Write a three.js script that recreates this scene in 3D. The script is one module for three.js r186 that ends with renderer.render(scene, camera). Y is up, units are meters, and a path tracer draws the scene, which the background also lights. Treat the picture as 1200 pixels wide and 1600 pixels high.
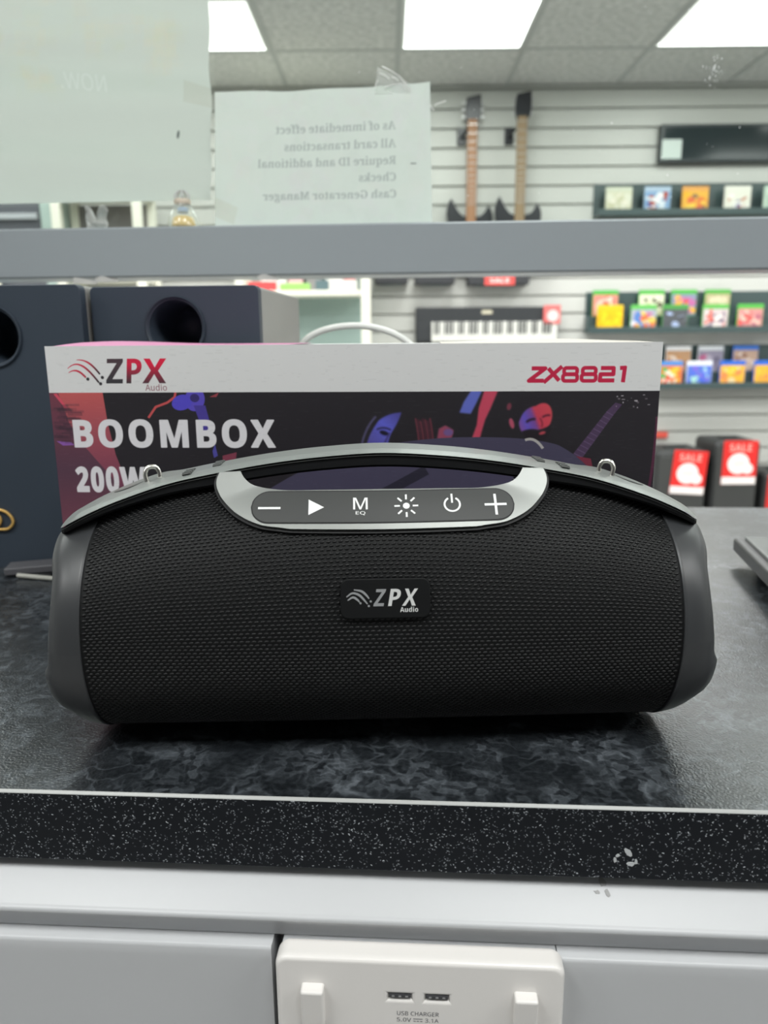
import * as THREE from 'three';
import { RoundedBoxGeometry } from 'three/addons/geometries/RoundedBoxGeometry.js';
import { mergeGeometries, toCreasedNormals, mergeVertices } from 'three/addons/utils/BufferGeometryUtils.js';
import { RectAreaLightUniformsLib } from 'three/addons/lights/RectAreaLightUniformsLib.js';
import { FontLoader } from 'three/addons/loaders/FontLoader.js';

// ---------------------------------------------------------------- camera, light, exposure
// World: the counter's front edge runs along x at z = 0, its top is y = 0, the floor is y = FLOOR.
const scene = new THREE.Scene();
const camera = new THREE.PerspectiveCamera(67.38, 0.75, 0.02, 40);
camera.rotation.order = 'YXZ';
camera.position.set(0, 0.2032, 0.3054);
camera.rotation.set(-0.226, 0.0616, -0.0078);
camera.focus = 0.40;
camera.userData.fStop = 9;
scene.add(camera);
const renderer = new THREE.WebGLRenderer({ antialias: true });
renderer.toneMapping = THREE.LinearToneMapping;
renderer.toneMappingExposure = 1.42;
renderer.shadowMap.enabled = true;
RectAreaLightUniformsLib.init();
scene.background = new THREE.Color(0x000000);
const LAMP_POWER = 11;                   // radiance of the ceiling panels
const LAMP_ROWS = [-3.83, -2.61, -1.39, 0.44]; // shop frame
const LAMP_COLS = [-2.075, -0.855, 0.365, 1.585, 2.805];

const FLOOR = -0.95, CEIL = 1.55, SHOP_TURN = 0.0556;
const SHOP = new THREE.Vector3(0, 0, 0.3054);   // origin of the shop's own axes: the room is turned a little against the counter

// ---------------------------------------------------------------- helpers
let seed = 12345;
const rnd = () => { seed = (seed * 1664525 + 1013904223) >>> 0; return seed / 4294967296; };
const lerp = THREE.MathUtils.lerp, clamp = THREE.MathUtils.clamp;
const interp = (x, xs, ys) => {
  if (x <= xs[0]) return ys[0];
  for (let i = 1; i < xs.length; i++) if (x <= xs[i]) return lerp(ys[i - 1], ys[i], (x - xs[i - 1]) / (xs[i] - xs[i - 1]));
  return ys[ys.length - 1];
};
// smooth (Catmull-Rom like) table lookup
const smooth = (x, xs, ys) => {
  if (x <= xs[0]) return ys[0];
  const n = xs.length;
  if (x >= xs[n - 1]) return ys[n - 1];
  let i = 1; while (x > xs[i]) i++;
  const h = xs[i] - xs[i - 1], t = (x - xs[i - 1]) / h;
  const m = (k) => (k <= 0 ? 0 : k >= n - 1 ? (ys[n - 1] - ys[n - 2]) / (xs[n - 1] - xs[n - 2]) : (ys[k + 1] - ys[k - 1]) / (xs[k + 1] - xs[k - 1]));
  const a = m(i - 1) * h, b = m(i) * h;
  return (2 * t ** 3 - 3 * t * t + 1) * ys[i - 1] + (t ** 3 - 2 * t * t + t) * a + (-2 * t ** 3 + 3 * t * t) * ys[i] + (t ** 3 - t * t) * b;
};
const names = new Map();
function numbered(name) { const n = names.get(name) ?? 0; names.set(name, n + 1); return n ? name + '_' + String(n).padStart(3, '0') : name; }
function tag(o, label, category, group, kind) {
  if (label) o.userData.label = label;
  if (category) o.userData.category = category;
  if (group) o.userData.group = group;
  if (kind) o.userData.kind = kind;
  return o;
}
function mesh(name, geo, mat, parent, pos, rot) {
  const m = new THREE.Mesh(geo, mat);
  m.name = parent === scene ? numbered(name) : name;
  m.castShadow = m.receiveShadow = true;
  if (pos) m.position.set(...pos);
  if (rot) m.rotation.set(...rot);
  parent.add(m);
  return m;
}
function thing(name, label, category, pos = [0, 0, 0], turn = 0, group) {
  const g = new THREE.Group();
  g.name = numbered(name);
  g.position.set(...pos); g.rotation.y = turn;
  scene.add(g);
  return tag(g, label, category, group);
}
// a place in the shop's own axes
function shopPos(x, y, z) { const v = new THREE.Vector3(x, y, z).applyAxisAngle(new THREE.Vector3(0, 1, 0), SHOP_TURN).add(SHOP); return [v.x, v.y, v.z]; }
function shopThing(name, label, category, x, y, z, group, turn = 0) { return thing(name, label, category, shopPos(x, y, z), SHOP_TURN + turn, group); }
const rbox = (w, h, d, r = 0.002, s = 2) => new RoundedBoxGeometry(w, h, d, s, Math.min(r, w / 2.01, h / 2.01, d / 2.01));
const box = (w, h, d) => new THREE.BoxGeometry(w, h, d);
// box with uv in metres
function boxM(w, h, d) {
  const g = new THREE.BoxGeometry(w, h, d), uv = g.attributes.uv, s = [[d, h], [d, h], [w, d], [w, d], [w, h], [w, h]];
  for (let i = 0; i < uv.count; i++) { const f = s[Math.floor(i / 4)]; uv.setXY(i, uv.getX(i) * f[0], uv.getY(i) * f[1]); }
  return g;
}
function grid(nu, nv, fn, uvf) {
  const p = [], uv = [], idx = [];
  for (let j = 0; j <= nv; j++) for (let i = 0; i <= nu; i++) {
    const u = i / nu, v = j / nv, q = fn(u, v); p.push(q[0], q[1], q[2]);
    const t = uvf ? uvf(u, v, q) : [u, v]; uv.push(t[0], t[1]);
  }
  for (let j = 0; j < nv; j++) for (let i = 0; i < nu; i++) {
    const a = j * (nu + 1) + i, b = a + 1, c = a + nu + 1, d = c + 1;
    idx.push(a, b, d, a, d, c);
  }
  const g = new THREE.BufferGeometry();
  g.setAttribute('position', new THREE.Float32BufferAttribute(p, 3));
  g.setAttribute('uv', new THREE.Float32BufferAttribute(uv, 2));
  g.setIndex(idx);
  g.computeVertexNormals();
  return g;
}
// closed outline [[z, y], ...] swept along x, uv in metres
function prism(outline, x0, x1, crease = 0.7) {
  const p = [], uv = [], idx = [];
  let s = 0;
  const pts = [...outline, outline[0]];
  pts.forEach(([z, y], i) => {
    if (i) s += Math.hypot(z - pts[i - 1][0], y - pts[i - 1][1]);
    p.push(x0, y, z, x1, y, z); uv.push(x0, s, x1, s);
  });
  for (let i = 0; i < outline.length; i++) { const a = 2 * i; idx.push(a, a + 1, a + 3, a, a + 3, a + 2); }
  let g = new THREE.BufferGeometry();
  g.setAttribute('position', new THREE.Float32BufferAttribute(p, 3));
  g.setAttribute('uv', new THREE.Float32BufferAttribute(uv, 2));
  g.setIndex(idx);
  const cap = new THREE.ShapeGeometry(new THREE.Shape(outline.map(([z, y]) => new THREE.Vector2(z, y))));
  const c0 = cap.clone().rotateY(-Math.PI / 2), c1 = c0.clone();
  c0.translate(x0, 0, 0); c1.translate(x1, 0, 0);
  // rotateY(-90deg) sends shape x to z
  const all = mergeGeometries([g, c0, c1].map((q) => { const n = q.toNonIndexed(); n.deleteAttribute('normal'); return n; }));
  return toCreasedNormals(all, crease);
}
function arc(cz, cy, r, a0, a1, n) { const o = []; for (let i = 0; i <= n; i++) { const a = lerp(a0, a1, i / n); o.push([cz + r * Math.cos(a), cy + r * Math.sin(a)]); } return o; }
function extrude(shape, depth, bevel = 0, seg = 10) {
  return new THREE.ExtrudeGeometry(shape, { depth, bevelEnabled: bevel > 0, bevelThickness: bevel, bevelSize: bevel, bevelSegments: 2, curveSegments: seg });
}
function roundRect(w, h, r) {
  const s = new THREE.Shape(), x = -w / 2, y = -h / 2;
  s.moveTo(x + r, y); s.lineTo(x + w - r, y); s.absarc(x + w - r, y + r, r, -Math.PI / 2, 0); s.lineTo(x + w, y + h - r); s.absarc(x + w - r, y + h - r, r, 0, Math.PI / 2);
  s.lineTo(x + r, y + h); s.absarc(x + r, y + h - r, r, Math.PI / 2, Math.PI); s.lineTo(x, y + r); s.absarc(x + r, y + r, r, Math.PI, 1.5 * Math.PI);
  return s;
}
const tube = (pts, r, n = 40, rs = 10, closed = false) => new THREE.TubeGeometry(new THREE.CatmullRomCurve3(pts.map((p) => new THREE.Vector3(...p)), closed), n, r, rs, closed);

// ---------------------------------------------------------------- textures
function noiseFactory(s) {
  const perm = new Uint16Array(4096); let q = s >>> 0;
  for (let i = 0; i < 4096; i++) { q = (q * 1664525 + 1013904223) >>> 0; perm[i] = q >>> 20; }
  const g = (ix, iy) => { const h = perm[(perm[(ix * 73 + 4096 * 9) & 4095] + iy * 131 + 4096 * 9) & 4095] / 4096 * Math.PI * 2; return [Math.cos(h), Math.sin(h)]; };
  return (x, y, per) => {
    const x0 = Math.floor(x), y0 = Math.floor(y), fx = x - x0, fy = y - y0, m = (a) => ((a % per) + per) % per;
    const d = (i, j) => { const v = g(m(x0 + i), m(y0 + j)); return v[0] * (fx - i) + v[1] * (fy - j); };
    const f = (t) => t * t * t * (t * (t * 6 - 15) + 10), u = f(fx), w = f(fy);
    return lerp(lerp(d(0, 0), d(1, 0), u), lerp(d(0, 1), d(1, 1), u), w) * 1.4;
  };
}
const pn = noiseFactory(77), pn2 = noiseFactory(991);
const fbm = (f, x, y, per, oct) => { let s = 0, a = 0.5; for (let i = 0; i < oct; i++) { s += a * f(x, y, per); x *= 2; y *= 2; per *= 2; a *= 0.5; } return s; };
function dataTex(n, fn, srgb, repeat) {
  const d = new Uint8Array(n * n * 4);
  for (let y = 0; y < n; y++) for (let x = 0; x < n; x++) { const c = fn(x / n, y / n), i = (y * n + x) * 4; d[i] = clamp(c[0], 0, 255); d[i + 1] = clamp(c[1], 0, 255); d[i + 2] = clamp(c[2], 0, 255); d[i + 3] = 255; }
  const t = new THREE.DataTexture(d, n, n);
  t.wrapS = t.wrapT = THREE.RepeatWrapping; t.magFilter = t.minFilter = THREE.LinearFilter;
  if (srgb) t.colorSpace = THREE.SRGBColorSpace;
  if (repeat) t.repeat.set(repeat[0], repeat[1]);
  t.needsUpdate = true;
  return t;
}
function canvasTex(w, h, draw) {
  const c = document.createElement('canvas'); c.width = w; c.height = h;
  draw(c.getContext('2d'), w, h);
  const t = new THREE.CanvasTexture(c); t.colorSpace = THREE.SRGBColorSpace; t.magFilter = THREE.LinearFilter;
  return t;
}
const M = {};
const std = (o) => new THREE.MeshStandardMaterial(o);
const phys = (o) => new THREE.MeshPhysicalMaterial(o);

// dark marbled laminate of flaky fragments and pale veins, tile of 0.5 m
const hash = (i, j, n, q) => { let h = (((i % n) + n) % n) * 374761393 + (((j % n) + n) % n) * 668265263 + q * 974711; h = Math.imul(h ^ (h >>> 13), 1274126177); return ((h ^ (h >>> 16)) >>> 0) / 4294967296; };
const flakes = (x, y, n) => {   // distance to the border between fragments, and the fragment's own tone
  const i = Math.floor(x), j = Math.floor(y); let a = 9, b = 9, tone = 0;
  for (let p = -1; p <= 1; p++) for (let q = -1; q <= 1; q++) { const d = Math.hypot(i + p + hash(i + p, j + q, n, 1) - x, j + q + hash(i + p, j + q, n, 2) - y); if (d < a) { b = a; a = d; tone = hash(i + p, j + q, n, 3); } else if (d < b) b = d; }
  return [b - a, tone];
};
const marble = dataTex(1024, (u, v) => {
  const wx = fbm(pn, u * 30, v * 30, 30, 3), wy = fbm(pn2, u * 30, v * 30, 30, 3);
  const [e1, t1] = flakes(u * 34 + wx * 1.1, v * 34 + wy * 1.1, 34), [e2, t2] = flakes(u * 120 + wx * 2.4, v * 120 + wy * 2.4, 120);
  const on = clamp(0.5 + 2.4 * fbm(pn, u * 10 + 3, v * 10, 10, 3), 0, 1), on2 = clamp(0.5 + 2.6 * fbm(pn2, u * 14, v * 14 + 5, 14, 3), 0, 1);
  const vein = clamp(1 - e1 / (0.14 + 0.22 * on2), 0, 1) * on, vein2 = clamp(1 - e2 / 0.28, 0, 1) * on2;
  const k = clamp(0.04 + 0.12 * t1 + 0.16 * t2 * on2 + 0.24 * clamp((t2 - 0.6) * 5, 0, 1) * (0.25 + 0.75 * on2) + 0.42 * vein + 0.20 * vein2 + 0.22 * fbm(pn, u * 170, v * 170, 170, 2), 0, 1);
  return [21 + 82 * k, 24 + 85 * k, 27 + 88 * k];
}, true, [2, 2]);
const orange = dataTex(512, (u, v) => { const k = 128 + 150 * fbm(pn, u * 96, v * 96, 96, 3); return [k, k, k]; }, false, [8, 8]);   // fine pebbled texture, tile 0.125 m
M.laminate = phys({ map: marble, roughness: 0.30, ior: 1.6, bumpMap: orange, bumpScale: 0.00022 });
// black edging with pale flecks, tile 0.25 m
const speckle = canvasTex(2048, 2048, (c, w) => {
  c.fillStyle = 'rgb(13,17,23)'; c.fillRect(0, 0, w, w);
  for (let i = 0; i < 17000; i++) {
    const x = rnd() * w, y = rnd() * w, l = 1.8 + rnd() * 3.0, t = 1.3 + rnd() * 1.0, g = 100 + rnd() * 125, a = (rnd() - 0.5) * 2.4;
    c.fillStyle = `rgba(${g - 4},${g},${g + 4},${0.55 + rnd() * 0.45})`;
    c.beginPath(); c.ellipse(x, y, l, t, a, 0, 7); c.fill();
  }
});
speckle.wrapS = speckle.wrapT = THREE.RepeatWrapping; speckle.repeat.set(4, 4);
M.edging = phys({ map: speckle, roughness: 0.42, specularIntensity: 0.5 });
M.arris = std({ color: new THREE.Color(0.42, 0.43, 0.42), roughness: 0.3 });
M.pvc = phys({ color: new THREE.Color(0.53, 0.54, 0.555), roughness: 0.38 });
M.pvcGrey = phys({ color: new THREE.Color(0.53, 0.54, 0.555), roughness: 0.42 });
M.socket = phys({ color: new THREE.Color(0.78, 0.755, 0.73), roughness: 0.33 });
M.dark = std({ color: new THREE.Color(0.012, 0.013, 0.015), roughness: 0.6 });
M.ink = std({ color: new THREE.Color(0.09, 0.09, 0.1), roughness: 0.7 });
M.carcass = std({ color: new THREE.Color(0.45, 0.45, 0.46), roughness: 0.6 });
M.rail = phys({ color: new THREE.Color(0.34, 0.375, 0.40), roughness: 0.32 });
M.glass = phys({ color: new THREE.Color(0.68, 0.725, 0.70), transmission: 1, thickness: 0, roughness: 0.0, ior: 1.5 });
M.tape = phys({ color: new THREE.Color(0.93, 0.95, 0.93), transmission: 0.75, thickness: 0, roughness: 0.28 });
M.tapeWhite = std({ color: new THREE.Color(0.85, 0.86, 0.84), roughness: 0.35 });

// ---------------------------------------------------------------- room shell
const grain = dataTex(256, (u, v) => { const k = 232 + 40 * fbm(pn, u * 24, v * 24, 24, 4); return [k, k, k]; }, true, [1.5, 1.5]);
M.wall = std({ color: new THREE.Color(0.62, 0.63, 0.61), roughness: 0.85, map: grain });
M.tile = std({ color: new THREE.Color(0.84, 0.84, 0.82), roughness: 0.95, map: grain });
M.tbar = std({ color: new THREE.Color(0.5, 0.51, 0.5), roughness: 0.5 });
M.floor = std({ color: new THREE.Color(0.46, 0.455, 0.45), roughness: 0.55, map: grain });
M.slat = phys({ color: new THREE.Color(0.56, 0.565, 0.53), roughness: 0.42 });
const RX = 3.355, ZB = -4.70, ZF = 1.85, RW = 2 * RX, RD = ZF - ZB, ZC = (ZF + ZB) / 2;
function struct(name, geo, mat, x, y, z) { const m = mesh(name, geo, mat, scene, shopPos(x, y, z)); m.rotation.y = SHOP_TURN; m.userData.kind = 'structure'; return m; }
struct('floor', boxM(RW + 0.2, 0.1, RD + 0.2), M.floor, 0, FLOOR - 0.05, ZC);
struct('wall_left', boxM(0.1, CEIL - FLOOR + 0.2, RD), M.wall, -RX - 0.05, (CEIL + FLOOR) / 2 + 0.1, ZC);
struct('wall_right', boxM(0.1, CEIL - FLOOR + 0.2, RD), M.wall, RX + 0.05, (CEIL + FLOOR) / 2 + 0.1, ZC);
struct('wall_front', boxM(RW + 0.2, CEIL - FLOOR + 0.2, 0.1), std({ color: new THREE.Color(0.10, 0.10, 0.105), roughness: 0.85, map: grain }), 0, (CEIL + FLOOR) / 2 + 0.1, ZF + 0.05);
const wallBack = struct('wall_back', boxM(RW + 0.2, CEIL - FLOOR + 0.2, 0.1), M.slat, 0, (CEIL + FLOOR) / 2 + 0.1, ZB - 0.05);
{ // slatwall boards with recessed grooves between them
  const slat = prism([[0, 0.0055], [0.020, 0.0055], [0.022, 0.0075], [0.022, 0.0925], [0.020, 0.0945], [0, 0.0945]], -RX, RX);
  for (let i = 0; i < 25; i++) mesh('slat', slat, M.slat, wallBack, [0, CEIL - 0.122 - (i) * 0.1005 - wallBack.position.y, 0.05]);
  mesh('slat', prism([[0, 0], [0.022, 0], [0.022, 0.115], [0, 0.115]], -RX, RX), M.slat, wallBack, [0, CEIL - 0.0165 - wallBack.position.y, 0.05]).scale.y = 0.13;
}
// suspended ceiling: slab with tiles, grid bars and light panels
const ceiling = struct('ceiling', boxM(RW + 0.2, 0.08, RD + 0.2), M.wall, 0, CEIL + 0.115, ZC);
const P = 0.61, X0 = 0.06 - 6 * P, Z0 = -4.135 - P;      // tile corners
const isLamp = (cx, cz) => LAMP_COLS.some((a) => Math.abs(a - cx) < 0.1) && LAMP_ROWS.some((a) => Math.abs(a - cz) < 0.1);
{
  const tileGeo = boxM(P - 0.022, 0.014, P - 0.022);
  const bars = [];
  for (let i = 0; i < 11; i++) for (let j = 0; j < 11; j++) {
    const cx = X0 + (i + 0.5) * P, cz = Z0 + (j + 0.5) * P;
    let w = P - 0.022, sx = 1, sz = 1, px = cx, pz = cz;
    const x0 = Math.max(cx - w / 2, -RX), x1 = Math.min(cx + w / 2, RX), z0 = Math.max(cz - w / 2, ZB + 0.022), z1 = Math.min(cz + w / 2, ZF);
    if (x1 - x0 < 0.03 || z1 - z0 < 0.03 || isLamp(cx, cz)) continue;
    sx = (x1 - x0) / w; sz = (z1 - z0) / w; px = (x0 + x1) / 2; pz = (z0 + z1) / 2;
    const t = mesh('ceiling_tile', tileGeo, M.tile, ceiling, [px, CEIL + 0.010 - ceiling.position.y, pz - ZC]);
    t.scale.set(sx, 1, sz);
  }
  for (let i = 0; i <= 11; i++) { const x = X0 + i * P; if (Math.abs(x) < RX) bars.push(box(0.024, 0.02, RD).translate(x, 0, 0)); }
  for (let j = 0; j <= 11; j++) { const z = Z0 + j * P; if (z > ZB + 0.03 && z < ZF) bars.push(box(RW, 0.019, 0.024).translate(0, 0, z - ZC)); }
  const b = mesh('ceiling_grid_bars', mergeGeometries(bars), M.tbar, ceiling, [0, CEIL + 0.010 - ceiling.position.y, 0]);
  b.userData.kind = 'stuff';
}
M.lampFrame = std({ color: new THREE.Color(0.7, 0.71, 0.69), roughness: 0.45 });
M.lampFace = std({ color: new THREE.Color(0.8, 0.8, 0.8), roughness: 0.4, emissive: new THREE.Color(1.0, 1.0, 0.94), emissiveIntensity: 1.15 });
const lampLabels = { '-0.855,-3.83': 'bright square ceiling light panel at the left, beside the big white poster', '0.365,-3.83': 'bright square ceiling light panel in the middle, above the guitars', '1.585,-3.83': 'bright square ceiling light panel at the top right corner' };
for (const z of LAMP_ROWS) for (const x of LAMP_COLS) {
  const seen = lampLabels[x + ',' + z];
  const g = shopThing('ceiling_light', seen ?? 'square white ceiling light panel out of the photograph', 'ceiling light', x, CEIL, z, 'square panels in the suspended ceiling');
  const s = P - 0.026;
  mesh('housing', boxM(s, 0.03, s), M.lampFrame, g, [0, 0.028, 0]);
  for (const [w, d, px, pz] of [[s, 0.014, 0, s / 2 - 0.007], [s, 0.014, 0, -s / 2 + 0.007], [0.014, s - 0.028, s / 2 - 0.007, 0], [0.014, s - 0.028, -s / 2 + 0.007, 0]]) mesh('frame', box(w, 0.013, d), M.lampFrame, g, [px, 0.0065, pz]);
  mesh('diffuser', box(s - 0.028, 0.004, s - 0.028), M.lampFace, g, [0, 0.011, 0]);
  const l = new THREE.RectAreaLight(new THREE.Color(0.985, 1.0, 0.985), LAMP_POWER, s - 0.03, s - 0.03);
  l.position.set(0, 0.0085, 0); l.rotation.x = -Math.PI / 2;
  l.castShadow = true;
  g.add(l);
}

// ---------------------------------------------------------------- counter
{
  const t = thing('worktop', 'dark marbled laminate worktop with a black speckled front edge', 'worktop', [0, 0, 0]);
  const L = 1.55, D = 0.612;
  const top = grid(1, 1, (u, v) => [lerp(-L, L, u), 0, lerp(-0.0013, -D, v)], (u, v, q) => [q[0], -q[2]]);
  const slab = mergeGeometries([top, grid(1, 1, (u, v) => [lerp(L, -L, u), -0.036, lerp(-0.0013, -D, v)], (u, v, q) => [q[0], -q[2]]),
    grid(1, 1, (u, v) => [lerp(L, -L, u), lerp(-0.036, 0, v), -D], (u, v, q) => [q[0], q[1]]),
    grid(1, 1, (u, v) => [L, lerp(-0.036, 0, v), lerp(-0.0013, -D, u)], (u, v, q) => [q[2], q[1]]),
    grid(1, 1, (u, v) => [-L, lerp(-0.036, 0, v), lerp(-D, -0.0013, u)], (u, v, q) => [q[2], q[1]])]);
  mesh('laminate_top', slab, M.laminate, t);
  mesh('front_edging', prism([[-0.0013, -0.036], [-0.0005, -0.036], [0, -0.0355], [0, -0.0012], [-0.0013, -0.0012]], -L, L), M.edging, t);
  mesh('edge_bead', prism([[-0.0013, -0.0012], [0, -0.0012], ...arc(-0.0011, -0.0011, 0.0011, 0, Math.PI / 2, 6), [-0.0013, 0.00002]], -L, L, 1.2), M.arris, t).userData.label = 'pale worn line along the top of the edge';
  // chipped spots on the edging
  const chip = (pts) => { const s = new THREE.Shape(); pts.forEach(([x, y], i) => (i ? s.lineTo(x, y) : s.moveTo(x, y))); return extrude(s, 0.0003); };
  const blob = (cx, cy, rx, ry, a, n = 9) => { const o = []; for (let i = 0; i < n; i++) { const p = i / n * 6.283, k = 0.65 + rnd() * 0.6, x = Math.cos(p) * rx * k, y = Math.sin(p) * ry * k; o.push([cx + x * Math.cos(a) - y * Math.sin(a), cy + x * Math.sin(a) + y * Math.cos(a)]); } return chip(o); };
  M.chip = std({ color: new THREE.Color(0.5, 0.52, 0.53), roughness: 0.7 });
  const spots = [[0.0889, -0.0218, 0.0011, 0.0024, 0.7], [0.0905, -0.0279, 0.0018, 0.0012, 0.2], [0.0927, -0.0267, 0.0008, 0.0011, 0], [0.0845, -0.0238, 0.001, 0.0007, 0.5], [0.0834, -0.0262, 0.0007, 0.0013, 0.2]];
  for (const s of spots) mesh('chip', blob(...s), M.chip, t, [0, 0, 0]);
}
{
  const b = mesh('counter_base', boxM(3.0, -0.0365 - FLOOR, 0.575), M.carcass, scene, [0, (-0.0365 + FLOOR) / 2 - 0.00, -0.318]);
  tag(b, 'grey counter base below the worktop behind the white trunking', 'counter');
}
{ // white PVC trunking under the worktop
  const t = thing('dado_trunking', 'white plastic cable trunking fixed along the front below the worktop', 'trunking', [0, 0, 0]);
  const X = 1.5;
  mesh('top_bevel', prism([[-0.03, -0.0365], [-0.012, -0.0365], [-0.0105, -0.0372], [0.0105, -0.0515], ...arc(0.0105, -0.0535, 0.002, 1.0, -0.3, 5), [0.0070, -0.0600], [0.0050, -0.0675], [-0.03, -0.0675]], -X, X, 0.5), M.pvc, t);
  mesh('channel', boxM(2 * X, 0.13, 0.02), M.pvcGrey, t, [0, -0.133, -0.0203]);
  mesh('socket_box', boxM(0.127, 0.10, 0.01), M.dark, t, [-0.0045, -0.1295, -0.0055]);
  const lid = (x0, x1) => prism([[-0.008, -0.068], [0.011, -0.068], ...arc(0.011, -0.0695, 0.0018, Math.PI / 2, 0, 4), [0.0125, -0.075], [0.0122, -0.19], [-0.008, -0.19]], x0, x1, 0.6);
  mesh('lid', lid(-X, -0.0712), M.pvcGrey, t);
  mesh('filler_strip', prism([[-0.012, -0.068], [0.009, -0.068], ...arc(0.009, -0.0692, 0.0012, Math.PI / 2, 0, 4), [0.0102, -0.079], [-0.012, -0.079]], -0.0665, 0.0578, 0.6), M.pvc, t);
  mesh('lid', lid(0.0583, X), M.pvcGrey, t);
  mesh('bottom_channel', prism([[-0.03, -0.19], [0.0075, -0.19], [0.010, -0.196], [-0.01, -0.215], [-0.03, -0.215]], -X, X), M.pvc, t);
  M.mark = std({ color: new THREE.Color(0.36, 0.36, 0.36), roughness: 0.8 });
  for (const [x, s, w, h] of [[0.0797, 0.30, 0.0024, 0.0026], [0.0812, 0.46, 0.0015, 0.0019], [0.0767, 0.46, 0.0018, 0.0013], [-0.0881, 0.14, 0.0013, 0.0018], [-0.042, 0.13, 0.0004, 0.0004]]) {
    const sh = new THREE.Shape(); for (let i = 0; i < 9; i++) { const p = i / 9 * 6.283, k = 0.4 + rnd() * 0.8; (i ? sh.lineTo : sh.moveTo).call(sh, Math.cos(p) * w * k, Math.sin(p) * h * k); }
    mesh('scuff', extrude(sh, 0.0002), M.mark, t, [x, lerp(-0.0372, -0.0515, s) + 0.0001, lerp(-0.0105, 0.0105, s) + 0.0001], [-0.974, 0, 0]);
  }
}
{ // double socket with USB
  const W = 0.127, H = 0.084, t = thing('wall_socket', 'white double wall socket plate with two rocker switches and USB ports', 'socket', [-0.0039, -0.1055, 0.0125]);
  // plate with holes for the ports
  const s = roundRect(W - 0.004, H - 0.004, 0.0035);
  const port = (x) => { const p = new THREE.Path(), w = 0.0068, h = 0.0031; p.moveTo(x - w, 0.0232 - h); p.lineTo(x - w, 0.0232 + h); p.lineTo(x + w, 0.0232 + h); p.lineTo(x + w, 0.0232 - h); p.closePath(); return p; };
  s.holes.push(port(-0.0082), port(0.0082));
  mesh('face_plate', new THREE.ExtrudeGeometry(s, { depth: 0.006, bevelEnabled: true, bevelThickness: 0.003, bevelSize: 0.0022, bevelSegments: 5, curveSegments: 8 }), M.socket, t, [0, 0, 0.001]);
  for (const x of [-0.0468, 0.0468]) {
    const r = mesh('rocker_switch', rbox(0.0102, 0.0205, 0.006, 0.0012, 3), M.socket, t, [x, 0.0185, 0.0112], [0.10, 0, 0]);
    mesh('switch_gap', rbox(0.0114, 0.0217, 0.0012, 0.0005), M.dark, t, [x, 0.0185, 0.0092]);
  }
  for (const x of [-0.0375, 0.0375]) for (const [px, py, w, h] of [[0, -0.0065, 0.0042, 0.0082], [-0.0111, -0.0235, 0.0066, 0.0042], [0.0111, -0.0235, 0.0066, 0.0042]]) mesh('pin_hole', box(w, h, 0.0006), M.dark, t, [x + px, py - 0.004, 0.01]);
  for (const x of [-0.0082, 0.0082]) {
    const u = mesh('usb_port', box(0.0150, 0.0072, 0.001), M.dark, t, [x, 0.0232, 0.0080]);
    mesh('contact_tongue', box(0.0098, 0.0016, 0.0016), std({ color: new THREE.Color(0.05, 0.05, 0.055), roughness: 0.5 }), u, [0, 0.0006, 0.0012]);
    for (const d of [-0.003, 0, 0.003]) mesh('contact', box(0.0012, 0.0007, 0.0003), std({ color: new THREE.Color(0.45, 0.45, 0.46), metalness: 0.8, roughness: 0.35 }), u, [d, 0.0006, 0.0021]);
  }
}
const font = await new FontLoader().loadAsync('fonts/droid/droid_sans_bold.typeface.json');
const fontR = await new FontLoader().loadAsync('fonts/droid/droid_sans_regular.typeface.json');
const fitText = (f, text, w, h, sheared = 0) => {  // flat lettering fitted into w x h, centred
  const g = new THREE.ShapeGeometry(f.generateShapes(text, 1), 8);
  g.computeBoundingBox(); const b = g.boundingBox;
  g.translate(-(b.min.x + b.max.x) / 2, -(b.min.y + b.max.y) / 2, 0).scale(w / (b.max.x - b.min.x), h / (b.max.y - b.min.y), 1);
  if (sheared) g.applyMatrix4(new THREE.Matrix4().set(1, sheared, 0, 0, 0, 1, 0, 0, 0, 0, 1, 0, 0, 0, 0, 1));
  return g;
};
{
  const t = scene.children.find((o) => o.name === 'wall_socket');
  mesh('lettering', fitText(fontR, 'USB CHARGER', 0.0186, 0.0022), M.ink, t, [-0.0002, 0.0148, 0.01008]);
  mesh('lettering', mergeGeometries([fitText(fontR, '5.0V', 0.0064, 0.0021).translate(-0.0062, 0, 0), fitText(fontR, '3.1A', 0.0060, 0.0021).translate(0.0062, 0, 0),
    ...[[0, 0.0006, 0.0042], [-0.0015, -0.0006, 0.0011], [0, -0.0006, 0.0011], [0.0015, -0.0006, 0.0011]].map(([x, y, w]) => new THREE.PlaneGeometry(w, 0.00035).translate(x, y, 0))].map((q) => { q = q.index ? q.toNonIndexed() : q; q.deleteAttribute('normal'); q.computeVertexNormals(); return q; })), M.ink, t, [-0.0002, 0.0114, 0.01008]);
}

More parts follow.
